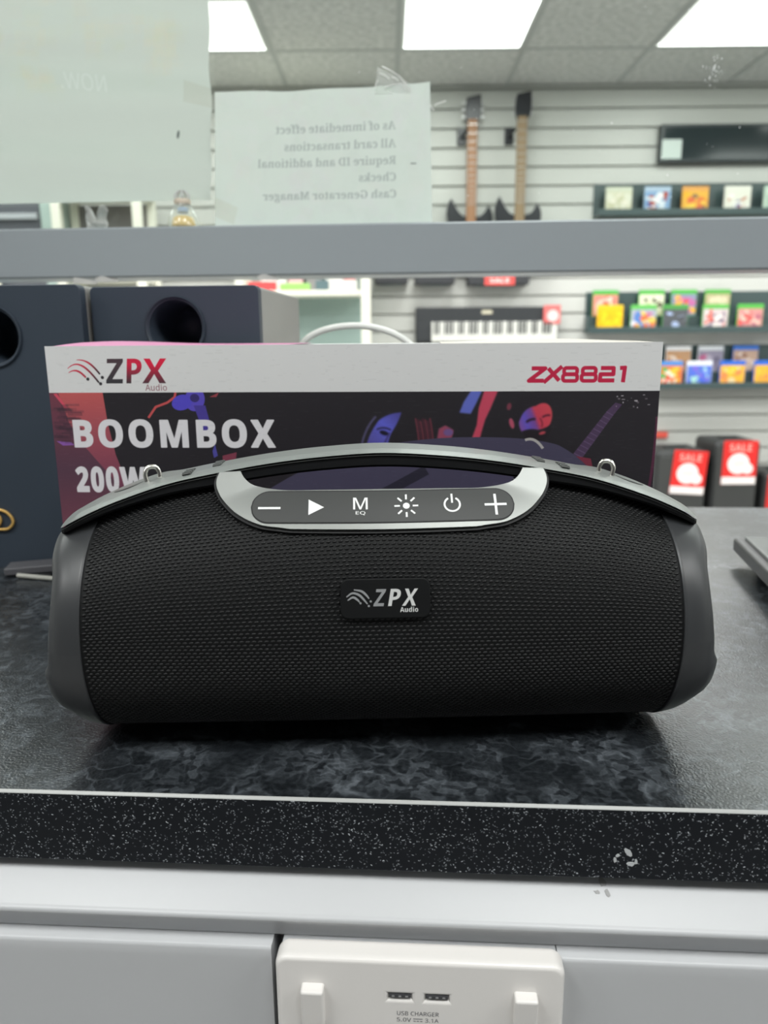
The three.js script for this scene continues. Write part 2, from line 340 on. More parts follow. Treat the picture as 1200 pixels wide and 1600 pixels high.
// ---------------------------------------------------------------- glass screen with its rail
{
  const t = thing('glass_screen', 'clear glass security screen in a grey rail above the counter', 'screen', [0, FLOOR, -0.63]);
  const y = (v) => v - FLOOR;
  const rail = mesh('rail', prism([[-0.03, y(0.2706)], [0.028, y(0.2706)], [0.03, y(0.2726)], [0.03, y(0.3237)], [0.028, y(0.3257)], [-0.03, y(0.3257)]], -1.56, 1.56, 0.3), M.rail, t);
  rail.userData.label = 'blue grey glossy rail';
  mesh('pane', new THREE.PlaneGeometry(3.12, 1.2), M.glass, t, [0, y(0.3257) + 0.6, -0.010]);
  for (const x of [-1.585, 1.585]) mesh('post', rbox(0.05, CEIL - FLOOR - 0.03, 0.036, 0.003), M.rail, t, [x, (CEIL - FLOOR - 0.03) / 2, -0.0025]);
  mesh('top_rail', rbox(3.12, 0.04, 0.06, 0.003), M.rail, t, [0, y(0.3257) + 1.22, 0]);
  // specks and scuffs on the pane
  const speck = new THREE.CircleGeometry(1, 6), list = [];
  for (let i = 0; i < 90; i++) list.push([-0.5 + rnd() * 1.0, 0.34 + rnd() * 0.24, 0.0003 + rnd() * rnd() * 0.0009]);
  for (let i = 0; i < 60; i++) { const a = rnd() * 6.28, r = rnd() * 0.02; list.push([0.306 + Math.cos(a) * r * 0.8, 0.484 + Math.sin(a) * r, 0.0002 + rnd() * 0.0007]); }
  const im = new THREE.InstancedMesh(speck, std({ color: new THREE.Color(0.8, 0.82, 0.82), roughness: 0.6 }), list.length), m4 = new THREE.Matrix4();
  list.forEach(([x, yy, r], i) => im.setMatrixAt(i, m4.makeScale(r, r * (0.6 + rnd()), 1).setPosition(x, y(yy), -0.0095)));
  im.name = 'dust_specks'; im.userData.kind = 'stuff'; t.add(im);
}
// papers taped to the glass, print shows through mirrored
const notice = canvasTex(1024, 620, (c, w, h) => {
  c.fillStyle = 'rgb(214,222,216)'; c.fillRect(0, 0, w, h);
  for (let i = 0; i < 260; i++) { const k = 205 + rnd() * 22; c.fillStyle = `rgba(${k},${k + 4},${k - 2},0.10)`; c.beginPath(); c.ellipse(rnd() * w, rnd() * h, 20 + rnd() * 60, 10 + rnd() * 30, rnd() * 3, 0, 7); c.fill(); }
  c.save(); c.translate(w, 0); c.scale(-1, 1);
  c.fillStyle = 'rgb(172,180,178)'; c.font = 'bold 50px serif'; c.textBaseline = 'alphabetic';
  const right = 163;   // left margin on the printed side
  [['As of immediate effect', 186, 590], ['All card transactions', 264, 560], ['Require ID and additional', 338, 690], ['Checks', 412, 190], ['Cash Generator Manager', 488, 670]].forEach(([s, yy, ww]) => c.fillText(s, right, yy, ww));
  c.restore();
  c.fillStyle = 'rgba(196,196,178,0.3)'; c.beginPath(); c.moveTo(0, 470); c.lineTo(110, 520); c.lineTo(90, 600); c.lineTo(0, 560); c.fill();
  c.fillStyle = 'rgb(110,118,116)'; c.fillRect(928, 335, 26, 5);
});
{
  M.notice = phys({ map: notice, roughness: 1, transmission: 0.36, thickness: 0 });
  const g = grid(40, 30, (u, v) => {
    const y = lerp(0.3265, 0.474 - 0.0015 * Math.sin(u * 5), v), x = lerp(lerp(-0.2552, 0.0003, u), lerp(-0.2471, -0.0030, u), v);
    const curl = 0.010 * Math.max(0, (u - 0.86) / 0.14) ** 2 * Math.max(0, (v - 0.72) / 0.28) ** 2 + 0.004 * Math.max(0, v - 0.9) / 0.1 * Math.sin(u * 9) ** 2;
    return [x, y, 0.0012 + curl + 0.0006 * Math.sin(v * 7 + u * 2)];
  });
  const m = mesh('paper_notice', g, M.notice, scene, [0, 0, -0.6398]);
  tag(m, 'white paper notice with mirrored grey text taped to the glass', 'paper');
}
{
  const tx = canvasTex(1024, 800, (c, w, h) => {
    c.fillStyle = 'rgb(206,214,207)'; c.fillRect(0, 0, w, h);
    const blots = [[420, 330, 90, 50], [560, 250, 130, 70], [690, 330, 60, 60], [330, 260, 90, 60], [860, 380, 40, 60], [470, 440, 60, 30], [840, 300, 60, 40]];
    for (const [x, y, a, b] of blots) for (let i = 0; i < 30; i++) { c.fillStyle = `rgba(${212 + rnd() * 14},${196 + rnd() * 10},178,0.045)`; c.fillRect(x + (rnd() - 0.5) * a * 2, y + (rnd() - 0.5) * b * 2, 20 + rnd() * 50, 14 + rnd() * 40); }
    c.save(); c.translate(0, 0); c.fillStyle = 'rgba(232,238,234,0.35)'; c.font = '56px sans-serif';
    c.translate(708, 486); c.rotate(0.10); c.scale(-1, 1); c.fillText('NOW.', -4, 0, 150); c.restore();
    c.fillStyle = 'rgb(96,104,102)'; c.beginPath(); c.ellipse(925, 612, 4, 12, 0.15, 0, 7); c.fill();
    c.fillStyle = 'rgba(190,196,182,0.4)'; c.beginPath(); c.moveTo(945, 462); c.lineTo(1024, 484); c.lineTo(1024, 536); c.lineTo(935, 515); c.fill();
  });
  M.poster = phys({ map: tx, roughness: 1, transmission: 0.34, thickness: 0 });
  const g = grid(40, 90, (u, v) => {
    const y = lerp(0.3575, 0.66, v), x = lerp(-0.64, lerp(-0.2555, -0.2425, v), u);
    const d = y - 0.3575;
    const wave = 0.0036 * Math.sin(d * 92 + u * 1.2) + 0.0026 * Math.sin(d * 47 - u * 0.8 + 1) + 0.0006 * Math.sin(d * 160 + u * 6);
    return [x, y, 0.0075 + wave];
  });
  tag(mesh('paper_poster', g, M.poster, scene, [0, 0, -0.6398]), 'large plain wavy white poster sheet taped to the glass at the left', 'poster');
}
{ // torn clear tape at the notice's corner
  const t = thing('sticky_tape', 'torn crinkled clear tape above the paper notice corner', 'tape', [-0.036, 0.468, -0.6375]);
  const sc = 1.0184, q = (x, y) => [x * sc + 0.036, 0.2032 + (y - 0.2032) * sc - 0.468];
  const g = grid(10, 8, (u, v) => { const a = q(lerp(-0.0634, -0.0251, u), lerp(0.462, lerp(0.489, 0.470, u), v)); return [a[0] + 0.003 * v, a[1], 0.001 + 0.0022 * Math.abs(Math.sin(u * 9 + v * 5)) * v]; });
  mesh('strip', g, M.tape, t);
  for (const [a, b] of [[[-0.0556, 0.489], [-0.0355, 0.4778]], [[-0.0355, 0.4778], [-0.0251, 0.4636]], [[-0.0584, 0.4821], [-0.0473, 0.4762]], [[-0.0445, 0.478], [-0.0376, 0.474]], [[-0.0634, 0.4677], [-0.0600, 0.475]], [[-0.053, 0.4675], [-0.034, 0.4715]], [[-0.034, 0.4715], [-0.029, 0.4645]]]) {
    const p = q(...a), r = q(...b);
    mesh('crease', tube([[p[0], p[1], 0.003], [(p[0] + r[0]) / 2, (p[1] + r[1]) / 2 + 0.0006, 0.0036], [r[0], r[1], 0.003]], 0.00055, 8, 5), M.tapeWhite, t);
  }
  const t2 = thing('sticky_tape', 'small shreds of clear tape right of the paper notice', 'tape', [0.006, 0.455, -0.6385]);
  mesh('strip', tube([[-0.004, -0.001, 0.0008], [0, 0.0008, 0.001], [0.009, 0.0035, 0.0008]], 0.0006, 8, 5), M.tapeWhite, t2);
  mesh('strip', tube([[-0.012, 0.008, 0.0008], [-0.008, -0.002, 0.002], [-0.0045, -0.006, 0.0008]], 0.0006, 8, 5), M.tapeWhite, t2);
}
{ // bits on and under the rail
  const t = thing('glass_ornament', 'small clear glass bulb ornament with amber inside, standing on the rail', 'ornament', [-0.2865, 0.3257, -0.6195]);
  const gm = phys({ color: new THREE.Color(0.95, 0.98, 0.96), transmission: 0.8, thickness: 0, roughness: 0.12 });
  mesh('bulb', new THREE.LatheGeometry([[0.0182, 0], [0.0188, 0.002], [0.0168, 0.010], [0.0125, 0.018], [0.0092, 0.024], [0.0084, 0.0285]].map((p) => new THREE.Vector2(...p)), 28), gm, t);
  mesh('collar', new THREE.LatheGeometry([[0.0088, 0.026], [0.0096, 0.0275], [0.0096, 0.0305], [0.008, 0.032], [0, 0.032]].map((p) => new THREE.Vector2(...p)), 20), std({ color: new THREE.Color(0.72, 0.62, 0.5), roughness: 0.3 }), t);
  for (let i = 0; i < 5; i++) { const a = i / 5 * 6.28; mesh('finial', tube([[Math.cos(a) * 0.0075, 0.031, Math.sin(a) * 0.0075], [Math.cos(a) * 0.0085, 0.035, Math.sin(a) * 0.0085], [Math.cos(a) * 0.003, 0.041, Math.sin(a) * 0.003]], 0.0011, 8, 6), std({ color: new THREE.Color(0.6, 0.61, 0.6), roughness: 0.25 }), t); }
  mesh('amber_core', new THREE.LatheGeometry([[0, 0], [0.0128, 0.0], [0.0132, 0.004], [0.0115, 0.0115], [0.006, 0.0135], [0, 0.0135]].map((p) => new THREE.Vector2(...p)), 16), std({ color: new THREE.Color(0.9, 0.6, 0.12), roughness: 0.25 }), t);
  mesh('blue_core', new THREE.LatheGeometry([[0, 0.0165], [0.006, 0.0165], [0.0065, 0.022], [0, 0.024]].map((p) => new THREE.Vector2(...p)), 16), std({ color: new THREE.Color(0.35, 0.5, 0.75), roughness: 0.25 }), t);
  const c = mesh('crumpled_tape', grid(14, 10, (u, v) => [lerp(-0.013, 0.013, u) + 0.002 * Math.sin(v * 9), 0.0275 * v * (0.75 + 0.25 * Math.sin(u * 8 + 1)), 0.006 * Math.sin(u * 7 + v * 3) * Math.cos(v * 6)]), M.tape, scene, [-0.391, 0.3258, -0.622]);
  tag(c, 'crumpled grey clear tape scrap standing on the rail under the poster', 'tape');
  M.scrap = phys({ color: new THREE.Color(0.75, 0.74, 0.72), roughness: 0.3, transmission: 0.3, thickness: 0 });
  const scrap = (x, y, w, h, tilt, label) => { const m = mesh('tape_scrap', grid(8, 4, (u, v) => [lerp(-w, w, u), lerp(-h, h, v) * (1 - 0.6 * u) + tilt * (u - 0.5), 0.002 * Math.sin(u * 5)]), M.scrap, scene, [x, y, -0.602]); tag(m, label, 'tape'); };
  scrap(-0.402, 0.2668, 0.014, 0.004, -0.003, 'pale pointed tape scrap hanging under the rail, left one');
  scrap(-0.376, 0.2690, 0.013, 0.0045, -0.002, 'pale tape scrap hanging under the rail, right of another scrap');
  scrap(-0.187, 0.2690, 0.012, 0.004, -0.004, 'pale tape scrap under the rail near the black speaker corner');
}

// ---------------------------------------------------------------- boombox
const HC = 0.0597, BA = 0.1414, HB = 0.0568;
const arcX = [0, 0.03, 0.055, 0.08, 0.105, 0.13, 0.145, 0.155, 0.165, 0.173], arcY = [0.1468, 0.1452, 0.1425, 0.1385, 0.1335, 0.1255, 0.1192, 0.1140, 0.1083, 0.1035];
const yF = (x) => smooth(Math.abs(x), arcX, arcY);
const bandT = (x) => interp(Math.abs(x), [0, 0.08, 0.13, 0.155, 0.173], [0.0072, 0.0068, 0.0046, 0.0034, 0.0026]);
const topH = (x) => yF(x) - bandT(x) + 0.0004 - HC;
const bodyRz = (x) => 0.0568 + 0.003 * Math.max(0, 1 - (x / BA) ** 2);
const gripCut = (x, z) => { const a = Math.abs(x); return 0.1295 + (a > 0.045 ? 0.0047 * ((a - 0.045) / 0.03) ** 2 + (a > 0.0745 ? 8 * (a - 0.0745) : 0) : 0) - 0.27 * (0.0298 - z); };
const bodyP = (x, th) => { const s = Math.sin(th), Rz = bodyRz(x); return [x, HC + (s > 0 ? topH(x) : HB) * s, Rz * Math.cos(th)]; };
const bodyN = (x, th) => { const a = bodyP(x, th), e = 1e-4, b = bodyP(x + e, th), c = bodyP(x, th + e); const u = new THREE.Vector3(b[0] - a[0], b[1] - a[1], b[2] - a[2]), v = new THREE.Vector3(c[0] - a[0], c[1] - a[1], c[2] - a[2]); return u.cross(v).normalize(); };
const onBody = (x, th, off) => { const p = bodyP(x, th), n = bodyN(x, th); return [p[0] + n.x * off, p[1] + n.y * off, p[2] + n.z * off]; };
const D2R = Math.PI / 180;
{
  const bb = thing('boombox_speaker', 'black portable boombox speaker with arched grey handle and mesh grille', 'speaker', [-0.0256, 0, -0.087], 0.0913);
  // grille: dark liner with a weave of real raised threads on it
  const liner = phys({ color: new THREE.Color(0.006, 0.0065, 0.007), roughness: 0.6, specularIntensity: 0.5 });
  const thread = phys({ color: new THREE.Color(0.009, 0.0093, 0.010), roughness: 0.31, specularIntensity: 0.68 });
  const black = phys({ color: new THREE.Color(0.007, 0.0075, 0.0085), roughness: 0.5, specularIntensity: 0.6 });
  const cap = std({ color: new THREE.Color(0.036, 0.038, 0.041), roughness: 0.37 });
  const metal = std({ color: new THREE.Color(0.215, 0.226, 0.22), metalness: 0.7, roughness: 0.42 });
  const metalPlate = std({ color: new THREE.Color(0.225, 0.235, 0.225), metalness: 0.75, roughness: 0.42 });
  // body: the part under the grip is scooped out
  const NU = 260, NV = 220;
  const pos = [], uv = [], cutv = [];
  let arcLen = [];
  for (let j = 0; j <= NV; j++) {
    const th = -Math.PI / 2 + (j / NV) * 2 * Math.PI;
    if (j === 0) arcLen.push(0); else { const a = bodyP(0.1, th), b = bodyP(0.1, th - 2 * Math.PI / NV); arcLen.push(arcLen[j - 1] + Math.hypot(a[1] - b[1], a[2] - b[2])); }
    for (let i = 0; i <= NU; i++) {
      const x = lerp(-BA, BA, i / NU), p = bodyP(x, th), c = gripCut(x, p[2]);
      const cut = Math.abs(x) < 0.09 && p[1] > c; cutv.push(cut); if (cut) p[1] = c;
      pos.push(...p); uv.push(x, arcLen[j]);
    }
  }
  const fi = [], ci = [];
  for (let j = 0; j < NV; j++) for (let i = 0; i < NU; i++) {
    const a = j * (NU + 1) + i, b = a + 1, c = a + NU + 1, d = c + 1;
    for (const t of [[a, b, d], [a, d, c]]) (cutv[t[0]] && cutv[t[1]] && cutv[t[2]] ? ci : fi).push(...t);
  }
  const part = (index) => { const g = new THREE.BufferGeometry(); g.setAttribute('position', new THREE.Float32BufferAttribute(pos, 3)); g.setAttribute('uv', new THREE.Float32BufferAttribute(uv, 2)); g.setIndex(index); g.computeVertexNormals(); return g; };
  mesh('mesh_grille', part(fi), liner, bb).userData.label = 'black woven fabric grille';
  mesh('grip_recess', part(ci), black, bb);
  {
    const list = [], PX = 0.0029, PR = 0.0017, len = arcLen[NV], rows = Math.round(len / PR), m4 = new THREE.Matrix4(), ex = new THREE.Vector3(), ey = new THREE.Vector3();
    for (let r = 0; r < rows; r++) {
      const target = (r + 0.5) / rows * len; let j = 1; while (arcLen[j] < target) j++;
      const th = -Math.PI / 2 + (j - 1 + (target - arcLen[j - 1]) / (arcLen[j] - arcLen[j - 1])) / NV * 2 * Math.PI;
      for (let k = -49; k <= 49; k++) {
        const x = (k + (r % 2 ? 0.5 : 0)) * PX;
        if (Math.abs(x) > BA - 0.0012) continue;
        const p = bodyP(x, th); if (Math.abs(x) < 0.09 && p[1] > gripCut(x, p[2]) - 0.0006) continue;
        const n = bodyN(x, th); ex.set(1, 0, 0).addScaledVector(n, -n.x).normalize(); ey.crossVectors(n, ex);
        const a = 0.14; const tx = ex.clone().multiplyScalar(Math.cos(a)).addScaledVector(ey, Math.sin(a)), ty = n.clone().cross(tx);
        m4.makeBasis(tx.multiplyScalar(0.00112), ty.multiplyScalar(0.00062), n.clone().multiplyScalar(0.00055)).setPosition(p[0] + n.x * 0.0001, p[1] + n.y * 0.0001, p[2] + n.z * 0.0001);
        list.push(m4.clone());
      }
    }
    const im = new THREE.InstancedMesh(mergeVertices(new THREE.IcosahedronGeometry(1, 1).deleteAttribute('uv').deleteAttribute('normal')), thread, list.length);
    im.geometry.computeVertexNormals();
    list.forEach((m, i) => im.setMatrixAt(i, m));
    im.name = 'woven_threads'; im.userData.kind = 'stuff'; im.userData.label = 'black woven grille threads';
    bb.add(im);
  }
  // end caps
  const xo = (y) => smooth(y, [0.004, 0.012, 0.0245, 0.031, 0.040, 0.0475, 0.0505, 0.055, 0.068, 0.0815, 0.093, 0.1003, 0.108], [0.1525, 0.1555, 0.1592, 0.1632, 0.1638, 0.1632, 0.1612, 0.1606, 0.1592, 0.1584, 0.159, 0.1612, 0.1628]);
  const rings = [[0.0562, 0.0], [0.0575, 0.0], [0.0580, 0.02], [0.0578, 0.1], [0.0573, 0.3], [0.0566, 0.5], [0.0555, 0.68], [0.0540, 0.8], [0.0520, 0.9], [0.0498, 0.96], [0.0475, 0.99], [0.0450, 1.0], [0.0430, 0.99], [0.0415, 0.95], [0.0400, 0.80], [0.0360, 0.78], [0.0300, 0.80], [0.016, 0.72], [0.0, 0.76]];
  for (const s of [-1, 1]) {
    const g = grid(96, rings.length - 1, (u, v) => {
      const th = u * 2 * Math.PI * s, [r, k] = rings[Math.round(v * (rings.length - 1))];
      let y = HC + r * Math.sin(th); const z = r * Math.cos(th);
      const ye = HC + 0.052 * Math.sin(th);
      let x = lerp(0.1412, xo(ye), k);
      y = Math.min(y, yF(x) - bandT(x) + 0.001);
      return [s * x, y, z];
    });
    const c = mesh('end_cap', g, cap, bb);
    c.userData.label = s < 0 ? 'satin black left end cap' : 'satin black right end cap';
  }
  for (const s of [-1, 1]) mesh('rubber_foot', rbox(0.05, 0.006, 0.018, 0.0015), black, bb, [s * 0.10, 0.003, -0.012]);
  // handle: grey metal strap on a black core
  const HL = 0.1572;
  const tip = (a, e) => (a > 0.151 ? 1 - 0.16 * ((a - 0.151) / (HL - 0.151)) ** e : 1);
  const wf = (x) => { const a = Math.abs(x); return (0.018 + 0.012 * Math.min(1, a / 0.155) ** 2) * tip(a, 2); };
  const wb = (x) => { const a = Math.abs(x), t = clamp((a - 0.103) / 0.016, 0, 1); return (0.018 + 0.013 * t * t * (3 - 2 * t)) * tip(a, 2); };
  const crown = (x) => interp(Math.abs(x), [0, 0.1, 0.12, 0.15, 0.173], [0.0014, 0.0016, 0.0034, 0.0036, 0.0036]);
  const strapTop = (x, t) => { const z = lerp(wf(x), -wb(x), t), k = 1 - (2 * t - 1) ** 2; return [x, yF(x) + crown(x) * k ** 0.8, z]; };
  const loop = (x, outline) => outline(x);
  function loft(outline, n, m) {
    const g = grid(m, n, (u, v) => { const x = lerp(-HL, HL, v); return outline(x, u); });
    const ends = [0, 1].map((e) => { const x = e ? HL : -HL; let cy = 0, cz = 0; for (let i = 0; i < m; i++) { const q = outline(x, i / m); cy += q[1] / m; cz += q[2] / m; } return grid(m, 1, (u, v) => { const q = outline(x, u); return e ? (v ? q : [x, cy, cz]) : (v ? [x, cy, cz] : q); }); });
    return toCreasedNormals(mergeGeometries([g, ...ends]).toNonIndexed(), 0.75);
  }
  const strap = loft((x, u) => {
    // closed section: top from front to back, then back underneath
    if (u <= 0.6) return strapTop(x, u / 0.6);
    const t = 1 - (u - 0.6) / 0.4, q = strapTop(x, clamp(t, 0, 1)); q[1] = Math.min(q[1], yF(x) + 0.0005) - 0.0012; return q;
  }, 150, 40);
  mesh('handle_strap', strap, metal, bb).userData.label = 'brushed grey metal handle strap';
  const core = loft((x, u) => {
    const f = wf(x) - 0.0008, b = -wb(x) + 0.0008, t0 = yF(x) - 0.0006, t1 = yF(x) - bandT(x) , m = 0.0012;
    const seq = [[f, t0], [f, t1 + m], [f - m, t1], [b + m, t1], [b, t1 + m], [b, t0], [f, t0]];
    const k = u * 6, i = Math.min(5, Math.floor(k)), w = k - i;
    return [x, lerp(seq[i][1], seq[i + 1][1], w), lerp(seq[i][0], seq[i + 1][0], w)];
  }, 150, 12);
  mesh('handle_core', core, black, bb).userData.label = 'black underside of the handle';
  // slots, rings and their recesses on the strap
  const slotM = std({ color: new THREE.Color(0.05, 0.052, 0.05), metalness: 0.3, roughness: 0.45 });
  const onStrap = (x, z) => { const t = (wf(x) - z) / (wf(x) + wb(x)), p = strapTop(x, t); const q = strapTop(x + 0.001, t); return [p, Math.atan2(q[1] - p[1], 0.001)]; };
  for (const [x, z] of [[-0.0969, 0.0085], [-0.0834, -0.0005], [0.0817, 0.0005], [0.0927, 0.008]]) {
    const [p, a] = onStrap(x, z);
    const sl = mesh('strap_slot', rbox(0.0042, 0.0008, 0.0145, 0.0003), slotM, bb, [p[0], p[1] + 0.0001, p[2]], [0, 0, a]);
    for (let i = -1; i <= 1; i++) mesh('slot_rib', box(0.0046, 0.0006, 0.0012), metal, sl, [0, 0.0005, i * 0.0042]);
  }
  const chrome = std({ color: new THREE.Color(0.62, 0.6, 0.56), metalness: 1, roughness: 0.22 });
  for (const s of [-1, 1]) {
    const [p, a] = onStrap(s * 0.1158, 0.006);
    const rg = mesh('ring_loop', tube([[0, -0.001, -0.0033], [0, 0.003, -0.0036], [0, 0.0058, -0.002], [0, 0.0058, 0.002], [0, 0.003, 0.0036], [0, -0.001, 0.0033]], 0.0012, 30, 8), chrome, bb, p, [0, s * 1.0, a]);
    rg.userData.label = 'small chrome loop for a strap';
    const [q, b] = onStrap(s * 0.1285, 0.003);
    const rec = mesh('ring_recess', new THREE.CylinderGeometry(0.0085, 0.0085, 0.0006, 28), std({ color: new THREE.Color(0.12, 0.125, 0.12), metalness: 0.5, roughness: 0.4 }), bb, [q[0], q[1] - 0.0004, q[2]], [0, 0, b]);
  }
  // control plate: crescent on the upper front of the body
  const outA = [0, 0.0425, 0.048, 0.0583, 0.069, 0.0760, 0.0792, 0.0800, 0.0785], outY = [0.1137, 0.1140, 0.1145, 0.1158, 0.1200, 0.1255, 0.1302, 0.1340, 0.1385];
  const inA = [0, 0.03, 0.0445, 0.051, 0.058, 0.0637, 0.0669, 0.0692], inY = [0.1293, 0.1291, 0.1290, 0.1294, 0.1304, 0.1324, 0.1350, 0.1384];
  const zS = (x, y) => { const k = (y - HC) / topH(x), zb = k < 1 ? bodyRz(x) * Math.sqrt(1 - k * k) : 0, zm = wf(x) + 0.0010 + Math.max(0, 0.1385 - y) * 0.75, h = clamp(0.5 + 0.5 * (zb - zm) / 0.008, 0, 1); return lerp(zm, zb, h) + 0.008 * h * (1 - h); };
  const onFront = (x, y, off) => { const e = 4e-4, z = zS(x, y), n = new THREE.Vector3(-(zS(x + e, y) - zS(x - e, y)) / (2 * e), -(zS(x, y + e) - zS(x, y - e)) / (2 * e), 1).normalize(); return [x + n.x * off, y + n.y * off, z + n.z * off]; };
  // outline of the crescent in (x, y), walked as a strip from one horn to the other
  const half = (A, Y, t) => { const d = [0]; for (let i = 1; i < A.length; i++) d.push(d[i - 1] + Math.hypot(A[i] - A[i - 1], Y[i] - Y[i - 1])); const s = Math.abs(t) * d[d.length - 1]; return [Math.sign(t) * smooth(s, d, A), smooth(s, d, Y)]; };
  const crescent = (off, under, grow, n, m) => {
    const pt = (u, v, o) => { const t = 2 * u - 1, a = half(outA, outY, t), b = half(inA, inY, t); let dx = a[0] - b[0], dy = a[1] - b[1]; const l = Math.hypot(dx, dy); a[0] += dx / l * grow; a[1] += dy / l * grow; return onFront(lerp(a[0], b[0], v), lerp(a[1], b[1], v), o); };
    return mergeGeometries([grid(n, m, (u, v) => pt(u, v, off)), grid(n, 1, (u, v) => pt(u, 0, lerp(under, off, v))), grid(n, 1, (u, v) => pt(u, 1, lerp(off, under, v))), grid(m, 1, (u, v) => pt(0, u, lerp(off, under, v))), grid(m, 1, (u, v) => pt(1, u, lerp(under, off, v)))]);
  };
  const plate = mesh('control_plate', crescent(0.0030, -0.001, 0, 220, 14), metalPlate, bb);
  plate.userData.label = 'brushed grey crescent control plate';
  mesh('plate_rim', crescent(0.0015, -0.001, 0.0012, 220, 14), black, bb);
  const PY = 0.1223, KY = 0.72;      // middle of the button panel, and height gained per metre along the slope
  const pill = (halfW, r, off, n = 200, m = 8) => {   // rounded bar lying on the plate
    const pt = (u, v, o) => { const x = lerp(-halfW, halfW, u), a = Math.abs(x), k = a > halfW - r ? Math.sqrt(Math.max(0, r * r - (a - halfW + r) ** 2)) : r; return onFront(x, PY + (2 * v - 1) * Math.max(k, 1e-5) * KY, o); };
    return mergeGeometries([grid(n, m, (u, v) => pt(u, v, off)), grid(n, 1, (u, v) => pt(u, 0, lerp(0.001, off, v))), grid(n, 1, (u, v) => pt(u, 1, lerp(off, 0.001, v)))]);
  };
  mesh('panel_rim', pill(0.0625, 0.0088, 0.0032), black, bb);
  const pan = mesh('button_panel', pill(0.0619, 0.0082, 0.0034), std({ color: new THREE.Color(0.026, 0.028, 0.027), roughness: 0.5 }), bb);
  pan.userData.label = 'dark grey rubber button panel';
  // white symbols on the panel
  const white = std({ color: new THREE.Color(0.85, 0.87, 0.86), roughness: 0.5 });
  const wrap = (g, x0, s0) => {
    g = g.index ? g.toNonIndexed() : g; const p = g.attributes.position;
    for (let i = 0; i < p.count; i++) { const x = x0 + p.getX(i), q = onFront(x, PY + (s0 + p.getY(i)) * KY, 0.00352); p.setXYZ(i, ...q); }
    g.deleteAttribute('normal'); g.computeVertexNormals(); return g;
  };
  const rect = (w, h, x = 0, y = 0, a = 0) => new THREE.PlaneGeometry(w, h, 8, 8).rotateZ(a).translate(x, y, 0);
  const sym = (list, x, s, what) => { const m = mesh('button_symbol', mergeGeometries(list.map((g) => wrap(g, x, s))), white, pan); m.userData.label = what; return m; };
  sym([rect(0.0106, 0.0011)], -0.0537, -0.0006, 'white minus sign');
  const tri = new THREE.Shape(); tri.moveTo(-0.0031, -0.0041); tri.lineTo(0.0042, 0); tri.lineTo(-0.0031, 0.0041); tri.closePath();
  sym([new THREE.ShapeGeometry(tri)], -0.0321, -0.0002, 'white play triangle');
  sym([fitText(fontR, 'M', 0.0068, 0.0062)], -0.0108, 0.0017, 'white letter M');
  sym([fitText(fontR, 'EQ', 0.0045, 0.0021)], -0.0108, -0.0035, 'small white letters EQ');
  const rays = [new THREE.CircleGeometry(0.0016, 18)]; for (let i = 0; i < 8; i++) { const a = i * Math.PI / 4; rays.push(rect(0.0026, 0.00085, Math.cos(a) * 0.0043, Math.sin(a) * 0.0047, a)); }
  sym(rays, 0.0107, 0.0002, 'white sun symbol');
  sym([new THREE.RingGeometry(0.0032, 0.0041, 30, 1, Math.PI / 2 + 0.5, 2 * Math.PI - 1.0), rect(0.0009, 0.0048, 0, 0.0032)], 0.0325, 0.0004, 'white power symbol');
  sym([rect(0.0106, 0.0012), rect(0.0012, 0.0112)], 0.0533, -0.0002, 'white plus sign');
  // badge
  const bd = new THREE.Group(); bd.name = 'badge'; bd.userData.label = 'black rounded badge with silver logo lettering';
  const bp = bodyP(0, 18.4 * D2R); bd.position.set(0, bp[1], bp[2] - 0.0005); bd.rotation.x = -14.4 * D2R; bb.add(bd);
  mesh('badge_plate', new THREE.ExtrudeGeometry(roundRect(0.0402, 0.0172, 0.0032), { depth: 0.0022, bevelEnabled: true, bevelThickness: 0.0007, bevelSize: 0.0006, bevelSegments: 3, curveSegments: 10 }), phys({ color: new THREE.Color(0.004, 0.0045, 0.005), roughness: 0.5, specularIntensity: 0.5 }), bd);
  const silver = std({ color: new THREE.Color(0.78, 0.79, 0.78), metalness: 0.35, roughness: 0.38 }), grey = std({ color: new THREE.Color(0.36, 0.37, 0.38), metalness: 0.35, roughness: 0.38 });
  const U = 0.0434e-3, zb = 0.00305, bx = (px) => (px - 577) * U, by = (py) => (300 - py) * U;
  const letter = (f, s, x0, x1, y0, y1, m, sh) => mesh('badge_letter', fitText(f, s, (x1 - x0) * U - sh * (y1 - y0) * U, (y1 - y0) * U, sh), m, bd, [bx((x0 + x1) / 2), by((y0 + y1) / 2), zb]);
  letter(font, 'Z', 448, 588, 202, 382, grey, 0.18); letter(font, 'P', 603, 750, 202, 382, silver, 0.18); letter(font, 'X', 750, 928, 202, 382, silver, 0.18);
  letter(font, 'Audio', 730, 921, 394, 448, silver, 0);
  const stroke = (pts, r0, r1) => { const c = new THREE.CatmullRomCurve3(pts.map(([a, b]) => new THREE.Vector3(bx(a), by(b), 0))), n = 24; return grid(n, 1, (u, v) => { const p = c.getPoint(u), t = c.getTangent(u), w = lerp(r0, r1, Math.sin(u * Math.PI)) * U * (2 * v - 1); return [p.x - t.y * w, p.y + t.x * w, zb]; }); };
  for (const s of [[[245, 205], [325, 222], [372, 260], [405, 302]], [[165, 280], [230, 241], [300, 262], [350, 312], [387, 358]], [[178, 316], [235, 285], [280, 310], [303, 336]]]) mesh('badge_swoosh', stroke(s, 6, 12), grey, bd);
  for (const [x, y] of [[421, 330], [400, 378], [313, 347]]) mesh('badge_dot', new THREE.CircleGeometry(12 * U, 14), grey, bd, [bx(x), by(y), zb]);
}

